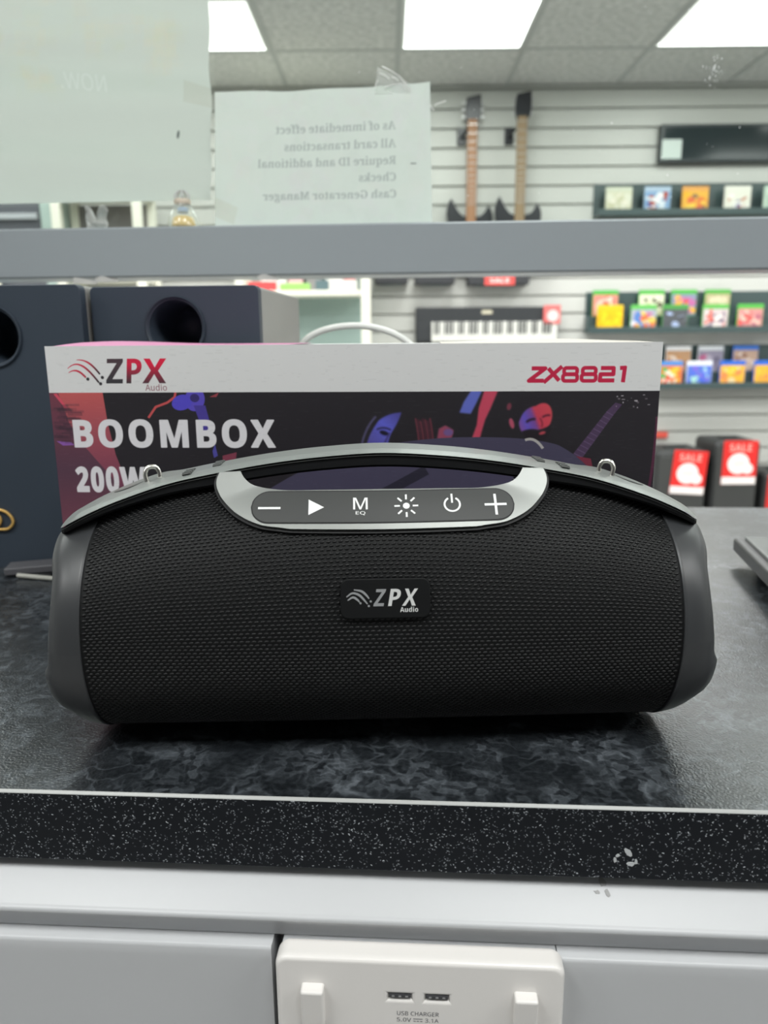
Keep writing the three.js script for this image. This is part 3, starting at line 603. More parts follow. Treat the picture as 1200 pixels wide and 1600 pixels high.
// ---------------------------------------------------------------- carton behind it
{
  const W = 0.3945, H = 0.198, D = 0.135;
  const t = thing('speaker_carton', 'printed cardboard boombox carton with white top band and red lettering', 'box', [-0.0536, 0, -0.19 - D / 2]);
  const art = canvasTex(2048, 1030, (c, w, h) => {
    c.fillStyle = 'rgb(40,37,42)'; c.fillRect(0, 0, w, h);
    const poly = (pts, col) => { c.fillStyle = col; c.beginPath(); pts.forEach(([x, y], i) => (i ? c.lineTo(x, y) : c.moveTo(x, y))); c.closePath(); c.fill(); };
    const ell = (x, y, a, b, r, col) => { c.fillStyle = col; c.beginPath(); c.ellipse(x, y, a, b, r, 0, 7); c.fill(); };
    // stage light at the left
    let gr = c.createLinearGradient(0, 150, 0, 700); gr.addColorStop(0, 'rgb(118,62,76)'); gr.addColorStop(0.5, 'rgb(88,60,76)'); gr.addColorStop(1, 'rgb(128,70,84)'); poly([[0, 150], [70, 150], [110, 260], [180, 380], [330, 620], [220, 760], [120, 1030], [0, 1030]], gr);
    gr = c.createLinearGradient(0, 150, 0, 500); gr.addColorStop(0, 'rgb(196,92,92)'); gr.addColorStop(0.45, 'rgb(160,80,92)'); gr.addColorStop(1, 'rgb(112,60,84)'); poly([[30, 152], [187, 152], [196, 260], [215, 370], [240, 450], [235, 500], [170, 420], [110, 345], [60, 260]], gr);
    poly([[14, 160], [26, 158], [70, 225], [60, 222]], 'rgb(210,80,100)'); poly([[8, 322], [60, 326], [70, 336], [30, 338]], 'rgb(140,90,170)');
    for (let i = 0; i < 60; i++) { c.fillStyle = `rgba(60,44,56,${0.15 + rnd() * 0.2})`; c.fillRect(rnd() * 60, 190 + rnd() * 130, 20 + rnd() * 40, 4 + rnd() * 8); }
    // performers as loose colour patches
    c.strokeStyle = 'rgb(196,82,84)'; c.lineWidth = 8; c.lineJoin = 'round'; c.beginPath(); c.moveTo(340, 242); c.lineTo(368, 205); c.lineTo(410, 190); c.lineTo(436, 172); c.lineTo(440, 156); c.stroke();
    ell(505, 180, 34, 40, 0.3, 'rgb(92,78,190)'); ell(460, 190, 36, 26, -0.3, 'rgb(84,74,196)'); poly([[500, 200], [540, 200], [560, 290], [530, 300]], 'rgb(74,62,150)'); ell(505, 175, 16, 14, 0, 'rgb(58,48,110)');
    poly([[556, 172], [590, 156], [580, 172]], 'rgb(150,64,74)'); poly([[590, 372], [640, 360], [636, 384], [590, 392]], 'rgb(130,62,80)'); poly([[556, 356], [566, 332], [574, 372], [560, 380]], 'rgb(80,76,160)');
    // second figure, blue lit
    c.save(); c.filter = 'blur(2.5px)';
    c.strokeStyle = 'rgb(88,84,120)'; c.lineWidth = 7; c.beginPath(); c.moveTo(1070, 335); c.quadraticCurveTo(1086, 270, 1120, 238); c.stroke();
    gr = c.createLinearGradient(1090, 340, 1200, 230); gr.addColorStop(0, 'rgb(86,80,150)'); gr.addColorStop(0.6, 'rgb(96,98,206)'); gr.addColorStop(1, 'rgb(78,74,150)');
    c.fillStyle = gr; c.beginPath(); c.moveTo(1084, 345); c.quadraticCurveTo(1092, 300, 1128, 252); c.quadraticCurveTo(1160, 226, 1206, 224); c.quadraticCurveTo(1196, 256, 1176, 286); c.quadraticCurveTo(1162, 306, 1158, 345); c.fill();
    ell(1147, 294, 16, 7, 0.3, 'rgb(28,26,44)'); c.strokeStyle = 'rgb(40,36,64)'; c.lineWidth = 5; c.beginPath(); c.moveTo(1122, 282); c.quadraticCurveTo(1146, 270, 1170, 284); c.stroke(); c.strokeStyle = 'rgb(60,52,104)'; c.beginPath(); c.moveTo(1166, 292); c.quadraticCurveTo(1152, 318, 1142, 345); c.stroke();
    for (let i = 0; i < 7; i++) { c.strokeStyle = i % 2 ? 'rgb(96,42,58)' : 'rgb(142,58,74)'; c.lineWidth = 4; c.beginPath(); c.moveTo(1252 + i * 8, 244 + (i % 3) * 4); c.quadraticCurveTo(1262 + i * 8, 290, 1266 + i * 8, 345); c.stroke(); }
    poly([[1322, 330], [1330, 280], [1352, 268], [1380, 284], [1372, 320]], 'rgb(150,72,96)'); ell(1362, 292, 16, 12, 0, 'rgb(112,86,140)');
    // raised arm
    poly([[1398, 226], [1412, 190], [1438, 150], [1474, 150], [1456, 190], [1436, 230]], 'rgb(98,108,196)'); poly([[1480, 150], [1526, 150], [1502, 210], [1484, 250], [1466, 318], [1438, 320], [1456, 268], [1462, 210]], 'rgb(198,72,96)');
    // guitarist: head bowed, one side blue, the other red, dark hair and beard
    gr = c.createLinearGradient(1580, 270, 1706, 220); gr.addColorStop(0, 'rgb(150,80,140)'); gr.addColorStop(0.3, 'rgb(98,84,190)'); gr.addColorStop(0.5, 'rgb(120,74,150)'); gr.addColorStop(0.6, 'rgb(200,64,84)'); gr.addColorStop(1, 'rgb(206,74,84)');
    c.fillStyle = gr; c.beginPath(); c.ellipse(1650, 246, 52, 64, 0.45, 0, 7); c.fill();
    c.fillStyle = 'rgb(38,34,40)'; c.beginPath(); c.moveTo(1560, 250); c.quadraticCurveTo(1570, 170, 1640, 168); c.quadraticCurveTo(1690, 166, 1712, 216); c.quadraticCurveTo(1680, 180, 1650, 204); c.quadraticCurveTo(1612, 208, 1598, 250); c.quadraticCurveTo(1586, 266, 1572, 262); c.fill();
    ell(1572, 262, 8, 18, -0.3, 'rgb(180,80,104)'); ell(1562, 206, 8, 12, 0.2, 'rgb(120,56,72)');
    c.strokeStyle = 'rgb(46,30,52)'; c.lineWidth = 8; c.beginPath(); c.moveTo(1620, 258); c.quadraticCurveTo(1634, 246, 1650, 248); c.stroke(); c.strokeStyle = 'rgb(84,28,48)'; c.lineWidth = 6; c.beginPath(); c.moveTo(1672, 242); c.quadraticCurveTo(1686, 232, 1698, 236); c.stroke();
    c.strokeStyle = 'rgb(132,40,60)'; c.lineWidth = 5; c.beginPath(); c.moveTo(1664, 244); c.quadraticCurveTo(1678, 262, 1670, 274); c.stroke();
    c.fillStyle = 'rgb(36,30,36)'; c.beginPath(); c.moveTo(1604, 290); c.quadraticCurveTo(1632, 276, 1660, 284); c.quadraticCurveTo(1690, 276, 1704, 264); c.quadraticCurveTo(1700, 310, 1664, 330); c.quadraticCurveTo(1626, 326, 1604, 290); c.fill();
    ell(1674, 294, 12, 5, -0.25, 'rgb(190,72,84)');
    c.restore();
    // guitar neck
    poly([[1770, 376], [1800, 392], [1906, 232], [1930, 200], [1908, 194], [1882, 222]], 'rgb(76,58,86)'); for (let i = 0; i < 12; i++) { const k = i / 12; c.strokeStyle = 'rgb(104,86,116)'; c.lineWidth = 2.5; c.beginPath(); c.moveTo(lerp(1772, 1890, k), lerp(376, 210, k)); c.lineTo(lerp(1800, 1912, k), lerp(390, 222, k)); c.stroke(); }
    for (let i = 0; i < 16; i++) { const g = 90 + rnd() * 90; c.fillStyle = `rgb(${g},${g - 6},${g})`; c.fillRect(1908 + rnd() * 110, 164 + rnd() * 44, 3 + rnd() * 9, 2 + rnd() * 4); }
    poly([[1790, 372], [1838, 380], [1850, 430], [1800, 420]], 'rgb(120,48,66)');
    // printed product picture: purple grey speaker
    c.fillStyle = 'rgb(72,68,90)'; c.beginPath(); c.moveTo(1060, 350); c.quadraticCurveTo(1280, 306, 1440, 308); c.quadraticCurveTo(1640, 306, 1730, 335); c.quadraticCurveTo(1800, 372, 1850, 430); c.quadraticCurveTo(1890, 520, 1880, 800); c.lineTo(700, 900); c.lineTo(730, 500); c.quadraticCurveTo(900, 390, 1060, 350); c.fill();
    c.strokeStyle = 'rgb(44,42,56)'; c.lineWidth = 34; c.beginPath(); c.moveTo(880, 640); c.quadraticCurveTo(1150, 500, 1290, 420); c.stroke();
    c.strokeStyle = 'rgb(176,172,170)'; c.lineWidth = 9; c.beginPath(); c.moveTo(1618, 318); c.quadraticCurveTo(1650, 304, 1678, 346); c.stroke();
    c.strokeStyle = 'rgb(84,40,62)'; c.lineWidth = 9; c.beginPath(); c.moveTo(2020, 560); c.quadraticCurveTo(2046, 470, 2046, 240); c.stroke();
    // white band and print
    c.fillStyle = 'rgb(222,222,222)'; c.fillRect(0, 0, w, 156);
    const zpx = (x, y, s) => { c.save(); c.translate(x, y); c.transform(1, 0, -0.10, 1, 0, 0); c.font = `bold ${s}px sans-serif`;
      const cols = [['rgb(78,62,68)', 'rgb(58,58,62)'], ['rgb(214,40,72)', 'rgb(66,58,62)'], ['rgb(224,36,70)', 'rgb(84,56,64)']];
      ['Z', 'P', 'X'].forEach((l, i) => { const g = c.createLinearGradient(0, -s * 0.72, 0, 0); g.addColorStop(0.25, cols[i][0]); g.addColorStop(1, cols[i][1]); c.save(); c.translate([-3, 60, 125][i], 0); c.scale([63, 66, 82][i] / c.measureText(l).width, 1); c.fillStyle = g; c.fillText(l, 0, 0); c.restore(); }); c.restore(); };
    zpx(203, 125, 115);
    c.fillStyle = 'rgb(140,84,96)'; c.font = '29px sans-serif'; c.fillText('Audio', 337, 150, 82);
    const sw = (pts, col0, col1) => { const g = c.createLinearGradient(pts[0], 0, pts[6], 0); g.addColorStop(0, col0); g.addColorStop(0.55, col0); g.addColorStop(1, col1); c.strokeStyle = g; c.lineCap = 'round'; for (let i = 0; i < 24; i++) { const b = (t) => [0, 1].map((k) => (1 - t) ** 3 * pts[k] + 3 * (1 - t) ** 2 * t * pts[2 + k] + 3 * (1 - t) * t * t * pts[4 + k] + t ** 3 * pts[6 + k]); const p = b(i / 24), q = b((i + 1) / 24); c.lineWidth = 2 + 4 * Math.min(1, i / 12); c.beginPath(); c.moveTo(...p); c.lineTo(...q); c.stroke(); } };
    sw([108, 46, 140, 44, 160, 62, 182, 92], 'rgb(206,44,70)', 'rgb(50,46,50)'); sw([74, 74, 110, 42, 140, 70, 176, 120], 'rgb(206,44,70)', 'rgb(50,46,50)'); sw([76, 88, 100, 74, 115, 84, 132, 103], 'rgb(206,44,70)', 'rgb(180,50,70)');
    for (const [x, y] of [[140, 110], [183, 126], [191, 105]]) ell(x, y, 5.5, 5.5, 0, 'rgb(52,50,54)');
    // model number drawn as squared strokes
    c.strokeStyle = 'rgb(196,36,72)'; c.lineWidth = 13; c.lineCap = 'butt'; c.lineJoin = 'round';
    const T = 82, B = 122, Mi = 102, path = (p) => { c.beginPath(); p.forEach(([x, y], i) => (i ? c.lineTo(x, y) : c.moveTo(x, y))); c.stroke(); };
    path([[1632, T], [1676, T], [1624, B], [1672, B]]); path([[1686, T], [1722, B]]); path([[1730, T - 6], [1672, B + 6]]);
    for (const x of [1737, 1797]) { c.lineWidth = 12; c.beginPath(); c.roundRect(x, T - 1, 42, 20, 8); c.stroke(); c.beginPath(); c.roundRect(x - 3, Mi, 46, 21, 8); c.stroke(); }
    c.lineWidth = 13; path([[1855, T], [1896, T], [1896, Mi], [1855, Mi], [1853, B], [1900, B]]); path([[1916, T], [1936, T - 1]]); path([[1932, T - 6], [1928, B + 6]]);
    // big words
    c.fillStyle = 'rgb(226,224,228)'; c.font = 'bold 128px sans-serif';
    c.save(); c.translate(62, 342); ['B', 'O', 'O', 'M', 'B', 'O', 'X'].reduce((x, l) => { c.fillText(l, x, 0); c.lineWidth = 5; c.strokeStyle = c.fillStyle; c.strokeText(l, x, 0); return x + c.measureText(l).width + 10; }, 0); c.restore();
    c.save(); c.translate(64, 499); c.scale(0.82, 1); c.font = 'bold 116px sans-serif'; c.lineWidth = 7; c.strokeStyle = c.fillStyle; ['2', '0', '0', 'W'].reduce((x, l) => { c.save(); c.translate(x, 0); c.scale(l === 'W' ? 1 : 0.9, 1); c.fillText(l, 0, 0); c.strokeText(l, 0, 0); const ww = c.measureText(l).width; c.restore(); return x + ww * 0.9 + 8; }, 0); c.restore();
    // cardboard print grain
    for (let i = 0; i < 4000; i++) { c.fillStyle = rnd() < 0.5 ? 'rgba(255,255,255,0.03)' : 'rgba(0,0,0,0.03)'; c.fillRect(rnd() * w, rnd() * h, 3 + rnd() * 24, 1 + rnd() * 3); }
  });
  const board = std({ color: new THREE.Color(0.72, 0.71, 0.72), roughness: 0.55 }), pink = std({ color: new THREE.Color(0.62, 0.24, 0.42), roughness: 0.4 });
  mesh('carton_body', rbox(W, H - 0.001, D, 0.0018, 2), board, t, [0, (H - 0.001) / 2, 0]);
  mesh('front_panel', grid(24, 12, (u, v) => [lerp(-W / 2 + 0.0006, W / 2 - 0.0006, u), lerp(0.0006, H, v), D / 2 + 0.0003 + 0.0006 * Math.sin(u * Math.PI) * Math.sin(v * Math.PI)]), std({ map: art, roughness: 0.42 }), t).userData.label = 'printed front of the carton';
  // top flaps: a pink one at the left end, plain board at the right
  mesh('top_flap', grid(20, 6, (u, v) => [lerp(-W / 2 + 0.004, -0.04, u), H - 0.0006 + 0.0028 * Math.exp(-(((u - 0.12) / 0.3) ** 2)) * Math.sin(Math.PI * clamp(v, 0, 1)) + 0.0004, lerp(D / 2 - 0.0015, -D / 2 + 0.003, v)]), pink, t).userData.label = 'pink printed top flap';
  mesh('top_flap', grid(20, 6, (u, v) => [lerp(0.06, W / 2 - 0.003, u), H - 0.0006 + 0.0024 * Math.exp(-(((u - 0.55) / 0.35) ** 2)) * Math.sin(Math.PI * v) + 0.0004, lerp(D / 2 - 0.0015, -D / 2 + 0.003, v)]), std({ color: new THREE.Color(0.55, 0.5, 0.45), roughness: 0.6 }), t);
}

// ---------------------------------------------------------------- other things on the counter
{
  M.baffle = std({ color: new THREE.Color(0.036, 0.050, 0.070), roughness: 0.5 });
  M.vinyl = std({ color: new THREE.Color(0.30, 0.295, 0.28), roughness: 0.5 });
  const gold = std({ color: new THREE.Color(0.72, 0.45, 0.13), roughness: 0.4, metalness: 0.3 });
  const build = (label, x, z, portY, w, h, logo, px) => {
    const t = thing('bookshelf_speaker', label, 'speaker', [x, 0, z], 0, 'pair of black bookshelf speakers');
    const d = 0.205;
    const s = roundRect(w, h, 0.004); const hole = new THREE.Path(); hole.absarc(px, portY - h / 2, 0.0235, 0, Math.PI * 2, true); s.holes.push(hole);
    mesh('front_baffle', extrude(s, 0.0105, 0.0007, 40), M.baffle, t, [0, h / 2, -0.0115]);
    const cs = roundRect(w, h, 0.003); cs.holes.push(hole);
    mesh('cabinet', extrude(cs, d - 0.013, 0, 40), M.vinyl, t, [0, h / 2, -d]);
    mesh('back_panel', rbox(w - 0.004, h - 0.004, 0.004, 0.001), M.vinyl, t, [0, h / 2, -d - 0.0021]);
    mesh('bass_port', new THREE.LatheGeometry([[0.0255, 0.0012], [0.0262, 0.0004], [0.0258, -0.0003], [0.0235, -0.001], [0.0215, -0.010], [0.0205, -0.06], [0, -0.06]].map((p) => new THREE.Vector2(...p)), 48), M.baffle, t, [px, portY, 0.0006], [Math.PI / 2, 0, 0]);
    if (logo) {
      const e = mesh('gold_emblem', tube([[0.0165, 0.000, 0.001], [0.012, 0.008, 0.001], [0, 0.0115, 0.001], [-0.012, 0.008, 0.001], [-0.0165, 0.000, 0.001], [-0.012, -0.0062, 0.001], [0, -0.0072, 0.001], [0.012, -0.0062, 0.001]], 0.0013, 80, 8, true), gold, t, [-0.0225, 0.0435, 0.0004]);
      mesh('emblem_ring', new THREE.TorusGeometry(0.0052, 0.0013, 8, 30), gold, e, [0, 0.0015, 0.001]);
    }
    return t;
  };
  build('black bookshelf speaker with gold emblem at the far left edge', -0.3660, -0.342, 0.205, 0.1455, 0.246, true, -0.006);
  build('black bookshelf speaker with grey side behind the carton', -0.2172, -0.355, 0.211, 0.1435, 0.2445, false, 0);
}
{
  const c = mesh('white_cable', tube([[-0.1385, 0.0032, -0.47], [-0.1388, 0.06, -0.462], [-0.1375, 0.165, -0.453], [-0.120, 0.2005, -0.45], [-0.0732, 0.2125, -0.447], [-0.028, 0.2005, -0.45], [0.000, 0.165, -0.458], [0.012, 0.06, -0.478], [0.016, 0.0032, -0.50]], 0.0031, 90, 10), std({ color: new THREE.Color(0.82, 0.83, 0.80), roughness: 0.4 }), scene);
  tag(c, 'thick white cable looping up behind the carton', 'cable');
  const p = thing('adapter_plug', 'small dark flat adapter lying in front of the left speaker', 'adapter', [-0.345, 0, -0.328]);
  mesh('adapter_body', rbox(0.052, 0.007, 0.022, 0.0015), std({ color: new THREE.Color(0.10, 0.10, 0.11), roughness: 0.5 }), p, [-0.002, 0.0055, -0.001], [0, 0.25, 0.03]);
  mesh('metal_tip', tube([[-0.012, 0.0025, 0.016], [0.01, 0.0022, 0.02], [0.035, 0.0022, 0.025]], 0.0022, 12, 8), std({ color: new THREE.Color(0.42, 0.42, 0.38), roughness: 0.35 }), p);
  mesh('strap', rbox(0.04, 0.002, 0.008, 0.0006), M.dark, p, [-0.006, 0.001, 0.006]);
}
{ // flat stepped device at the right
  const t = thing('flat_device', 'flat dark stepped device with polished top at the counter\'s right edge', 'device', [0.39, 0, -0.26], -0.12);
  const m = std({ color: new THREE.Color(0.045, 0.045, 0.05), roughness: 0.3 }), m2 = std({ color: new THREE.Color(0.16, 0.165, 0.165), roughness: 0.22 });
  mesh('base_plate', rbox(0.26, 0.013, 0.22, 0.003, 3), m, t, [0, 0.0165, 0]);
  mesh('top_plate', rbox(0.245, 0.004, 0.205, 0.0015), m2, t, [0, 0.024, 0]);
  mesh('upper_step', rbox(0.19, 0.008, 0.20, 0.002), m2, t, [0.03, 0.030, -0.035]);
  mesh('riser', rbox(0.14, 0.03, 0.14, 0.006, 3), m, t, [0.026, 0.048, -0.04]);
  for (const x of [-0.105, 0.105]) for (const z of [-0.09, 0.09]) mesh('foot', new THREE.CylinderGeometry(0.008, 0.008, 0.0102, 14), M.dark, t, [x, 0.0051, z]);
}

// ---------------------------------------------------------------- the shop behind the glass (shop axes)
const WALLZ = ZB + 0.022;   // slat faces
{
  M.rack = phys({ color: new THREE.Color(0.055, 0.085, 0.085), roughness: 0.28 });
  const cover = (draw) => canvasTex(96, 96, draw);
  const blots = (c, bg, cols, n = 14) => { c.fillStyle = bg; c.fillRect(0, 0, 96, 96); for (let i = 0; i < n; i++) { c.fillStyle = cols[Math.floor(rnd() * cols.length)]; c.beginPath(); c.ellipse(10 + rnd() * 76, 14 + rnd() * 70, 5 + rnd() * 16, 4 + rnd() * 12, rnd() * 3, 0, 7); c.fill(); } };
  const caseGeo = rbox(0.148, 0.148, 0.014, 0.003), coverGeo = new THREE.PlaneGeometry(0.142, 0.118), bandGeo = new THREE.PlaneGeometry(0.142, 0.022);
  const rack = (label, x0, x1, y0, y1, tiers) => {
    const t = shopThing('display_rack', label, 'rack', (x0 + x1) / 2, y0, WALLZ, 'dark wall racks of game cases');
    const w = x1 - x0, h = y1 - y0;
    mesh('back_panel', rbox(w, h, 0.006, 0.002), M.rack, t, [0, h / 2, 0.003]);
    mesh('shelf', rbox(w, 0.010, 0.12, 0.002), M.rack, t, [0, 0.005, 0.066]);
    mesh('front_lip', rbox(w, 0.035, 0.006, 0.002), M.rack, t, [0, 0.0175, 0.129]);
    for (let k = 1; k < tiers; k++) mesh('rear_step', rbox(w, 0.085, 0.055, 0.002), M.rack, t, [0, 0.0525, 0.0335]);
  };
  rack('dark acrylic rack under the black television', 1.18, 2.35, 0.845, 1.03, 1);
  rack('dark acrylic rack with green topped game cases', 1.165, 2.35, 0.205, 0.44, 2);
  rack('dark acrylic rack with blue topped game cases, lowest rack', 1.50, 2.40, -0.115, 0.135, 2);
  const game = (label, x, yb, z, band, bg, cols, tilt, n, group) => {
    const t = shopThing('game_case', label, 'game case', x, yb, z, group);
    const b = new THREE.Group(); 
    mesh('case', caseGeo, std({ color: new THREE.Color(band), roughness: 0.35 }), t, [0, 0.074, 0]);
    mesh('cover', coverGeo, std({ map: cover((c) => blots(c, bg, cols, n)), roughness: 0.35 }), t, [0, 0.063, 0.0074]);
    mesh('title_band', bandGeo, std({ color: new THREE.Color(band), roughness: 0.35 }), t, [0, 0.135, 0.0074]);
  };
  const g0 = 'game cases on the top rack', g1 = 'green topped game cases', g2 = 'blue topped game cases';
  const z0 = WALLZ + 0.07;
  game('cream game case, leftmost on the rack under the television', 1.305, 0.8555, z0, '#c9cdb8', '#cfcdb2', ['#c2c0a0', '#d8d8c4', '#b8b090', '#e2ddca'], 0, 20, g0);
  game('blue and white game case on the rack under the television', 1.521, 0.8555, z0, '#a9bccf', '#7fa3c8', ['#3f78b8', '#d8e0e6', '#a8402c', '#e8e8e8'], 0, 16, g0);
  game('orange and yellow game case on the rack under the television', 1.733, 0.8555, z0, '#e0a050', '#eab03c', ['#f2cc4a', '#e06a3a', '#8a6a4a', '#f0b020'], 0, 18, g0);
  game('white game case with purple figures on the rack under the television', 1.97, 0.8555, z0, '#e6e4d8', '#e6e4d6', ['#5a548c', '#f2f0e8', '#c47a5a', '#76709c'], 0, 12, g0);
  game('pale game case at the right end of the rack under the television', 2.19, 0.8555, z0, '#bcd0c0', '#c6d6c4', ['#a8c0b0', '#dfe6da'], 0, 12, g0);
  const zb1 = WALLZ + 0.045, zf1 = WALLZ + 0.095, yb1 = 0.205 + 0.0955, yf1 = 0.2155;
  game('red and white game case, rear row left of the green topped cases', 1.268, yb1, zb1, '#4fae4a', '#d98a7c', ['#d8503c', '#e8d8d0', '#b8d8b8', '#f0c0b0'], 0, 16, g1);
  game('cream game case with dark figure, rear row of the green topped cases', 1.535, yb1, zb1, '#55b04a', '#dfe0c4', ['#e8e8d4', '#5a5a40', '#c8c8a0'], 0, 14, g1);
  game('colourful game case with red spot, rear row of the green topped cases', 1.722, yb1, zb1, '#4fae4a', '#8a8fa8', ['#d84028', '#f0b040', '#6a7ab0', '#c06aa0'], 0, 18, g1);
  game('tan game case, rear row right of the green topped cases', 1.917, yb1, zb1, '#58a848', '#b8ac86', ['#c8bc96', '#8a7a58', '#d8d0b0'], 0, 16, g1);
  game('bright yellow game case with dark emblem, front row', 1.286, yf1, zf1, '#e8c020', '#f0b810', ['#f8d020', '#f0a818', '#f4c81c'], 0, 14, g1);
  game('multicoloured game case with orange spot, front row', 1.478, yf1, zf1, '#62b858', '#a8a8b8', ['#e07040', '#5a80c0', '#e0c060', '#c05080', '#d8d8e0'], 0, 24, g1);
  game('dark grey game case with pale blue figure, front row', 1.661, yf1, zf1, '#4c9848', '#55585c', ['#4a4c50', '#a8b8d8', '#606468'], 0, 9, g1);
  game('white and red game case, front row beside the dark grey case', 1.892, yf1, zf1, '#60b452', '#cfc0c0', ['#d86050', '#e8dcdc', '#8a7a8a', '#f0e8e0'], 0, 18, g1);
  game('pink and red game case, rightmost front row green topped', 2.092, yf1, zf1, '#58b44a', '#d0908c', ['#e0605c', '#e8c0b0', '#b86a7a'], 0, 18, g1);
  const zb2 = WALLZ + 0.045, zf2 = WALLZ + 0.095, yb2 = -0.115 + 0.0955, yf2 = -0.1045;
  game('brown and white game case, rear row of the lowest rack', 1.715, yb2, zb2, '#dcdcdc', '#b8906c', ['#a0704a', '#e0d0c0', '#c08a5a'], 0, 14, g2);
  game('grey and pink game case, rear row of the lowest rack', 1.905, yb2, zb2, '#d0d4d8', '#8a8496', ['#b05a80', '#a8a0b0', '#6a6478'], 0, 14, g2);
  game('tan game case with blue top, rear row of the lowest rack', 2.11, yb2, zb2, '#3a6ec0', '#b89a86', ['#c8b0a0', '#906a58', '#d8c8c0'], 0, 14, g2);
  game('red and orange game case beside the carton corner, lowest rack', 1.655, yf2, zf2, '#4a8ad0', '#e07a3c', ['#e84a3a', '#f0c040', '#60a860', '#e8e0d0'], 0, 18, g2);
  game('blue game case with pale green figure, lowest rack', 1.826, yf2, zf2, '#e4e8f0', '#5a78d0', ['#4a66d8', '#8a9ae8', '#a8d8d0', '#7a6ad0'], 0, 16, g2);
  game('yellow game case with orange foot, middle of the lowest rack', 2.02, yf2, zf2, '#2f6ad0', '#eeb43c', ['#f0c840', '#e88a50', '#f0a838', '#e8d0a0'], 0, 14, g2);
  game('yellow game case at the right end of the lowest rack', 2.22, yf2, zf2, '#2f6ad0', '#eeb43c', ['#f0c840', '#e88a50', '#f0a838'], 0, 14, g2);
}
{ // television
  const t = shopThing('television', 'wide black flat television hung on the slatted wall', 'television', 2.02, 1.134, WALLZ);
  mesh('tv_body', rbox(0.99, 0.197, 0.05, 0.006), std({ color: new THREE.Color(0.03, 0.04, 0.042), roughness: 0.4 }), t, [0, 0.0985, 0.025]);
  mesh('tv_screen', new THREE.PlaneGeometry(0.95, 0.165), phys({ color: new THREE.Color(0.02, 0.03, 0.032), roughness: 0.12, specularIntensity: 0.5 }), t, [0, 0.0985, 0.0503]);
  mesh('price_card', new THREE.PlaneGeometry(0.11, 0.10), std({ color: new THREE.Color(0.55, 0.62, 0.58), roughness: 0.4 }), t, [-0.43, 0.068, 0.0508]).userData.label = 'pale card at the lower left corner';
}
{ // guitars on hangers
  const wood = std({ color: new THREE.Color(0.34, 0.17, 0.085), roughness: 0.5 }), wood2 = std({ color: new THREE.Color(0.26, 0.18, 0.10), roughness: 0.5 }), blk = std({ color: new THREE.Color(0.014, 0.016, 0.02), roughness: 0.3 }), chrome = std({ color: new THREE.Color(0.55, 0.55, 0.55), metalness: 0.9, roughness: 0.3 });
  const guitar = (label, x, m, lean, zz) => {
    const t = shopThing('electric_guitar', label, 'guitar', x, 0.545, WALLZ + zz, 'guitars hanging on the wall');
    t.rotation.z = lean;
    const s = new THREE.Shape();
    s.moveTo(0, 0); s.bezierCurveTo(0.10, -0.005, 0.165, 0.04, 0.155, 0.12); s.bezierCurveTo(0.15, 0.18, 0.105, 0.19, 0.11, 0.24); s.bezierCurveTo(0.115, 0.29, 0.135, 0.32, 0.098, 0.365); s.bezierCurveTo(0.085, 0.33, 0.06, 0.305, 0.03, 0.31);
    s.lineTo(-0.03, 0.31); s.bezierCurveTo(-0.06, 0.31, -0.085, 0.35, -0.112, 0.405); s.bezierCurveTo(-0.15, 0.34, -0.125, 0.30, -0.115, 0.24); s.bezierCurveTo(-0.108, 0.19, -0.15, 0.18, -0.155, 0.12); s.bezierCurveTo(-0.165, 0.04, -0.10, -0.005, 0, 0);
    mesh('body', extrude(s, 0.034, 0.004, 12), blk, t, [0, 0, 0.004]);
    mesh('neck', rbox(0.056, 0.55, 0.022, 0.008, 2), m, t, [0, 0.545, 0.045]);
    for (let i = 0; i < 14; i++) mesh('fret', box(0.054, 0.0025, 0.002), chrome, t, [0, 0.79 - 0.5 * (1 - 0.94 ** i) * 1.5, 0.0565]);
    const h = new THREE.Shape(); h.moveTo(-0.026, 0); h.lineTo(0.026, 0); h.bezierCurveTo(0.045, 0.02, 0.05, 0.05, 0.042, 0.14); h.lineTo(-0.03, 0.125); h.bezierCurveTo(-0.04, 0.09, -0.045, 0.03, -0.026, 0);
    const hs = mesh('headstock', extrude(h, 0.016, 0.002), blk, t, [0, 0.80, 0.036]);
    for (let i = 0; i < 6; i++) mesh('tuning_peg', rbox(0.018, 0.010, 0.012, 0.003), chrome, hs, [i % 2 ? 0.055 : -0.05, 0.03 + Math.floor(i / 2) * 0.035, 0.008]);
    mesh('bridge', rbox(0.07, 0.02, 0.012, 0.003), chrome, t, [0, 0.09, 0.045]);
    const k = shopThing('guitar_hanger', label.includes('left') ? 'black wall hanger holding the left guitar' : 'black wall hanger holding the right guitar', 'hanger', x, 1.285, WALLZ, 'guitar hangers');
    mesh('hanger_plate', rbox(0.05, 0.09, 0.012, 0.003), blk, k, [-0.055, 0, 0.006]);
    mesh('hook_arm', tube([[-0.055, 0, 0.01], [-0.05, 0.0, 0.05], [-0.034, 0.015, 0.08]], 0.008, 12, 8), blk, k);
  };
  guitar('black electric guitar with reddish brown neck, left of the two', 0.478, wood, 0, 0.012);
  guitar('black electric guitar with dull brown neck, right of the two', 0.744, wood2, 0, 0.066);
}
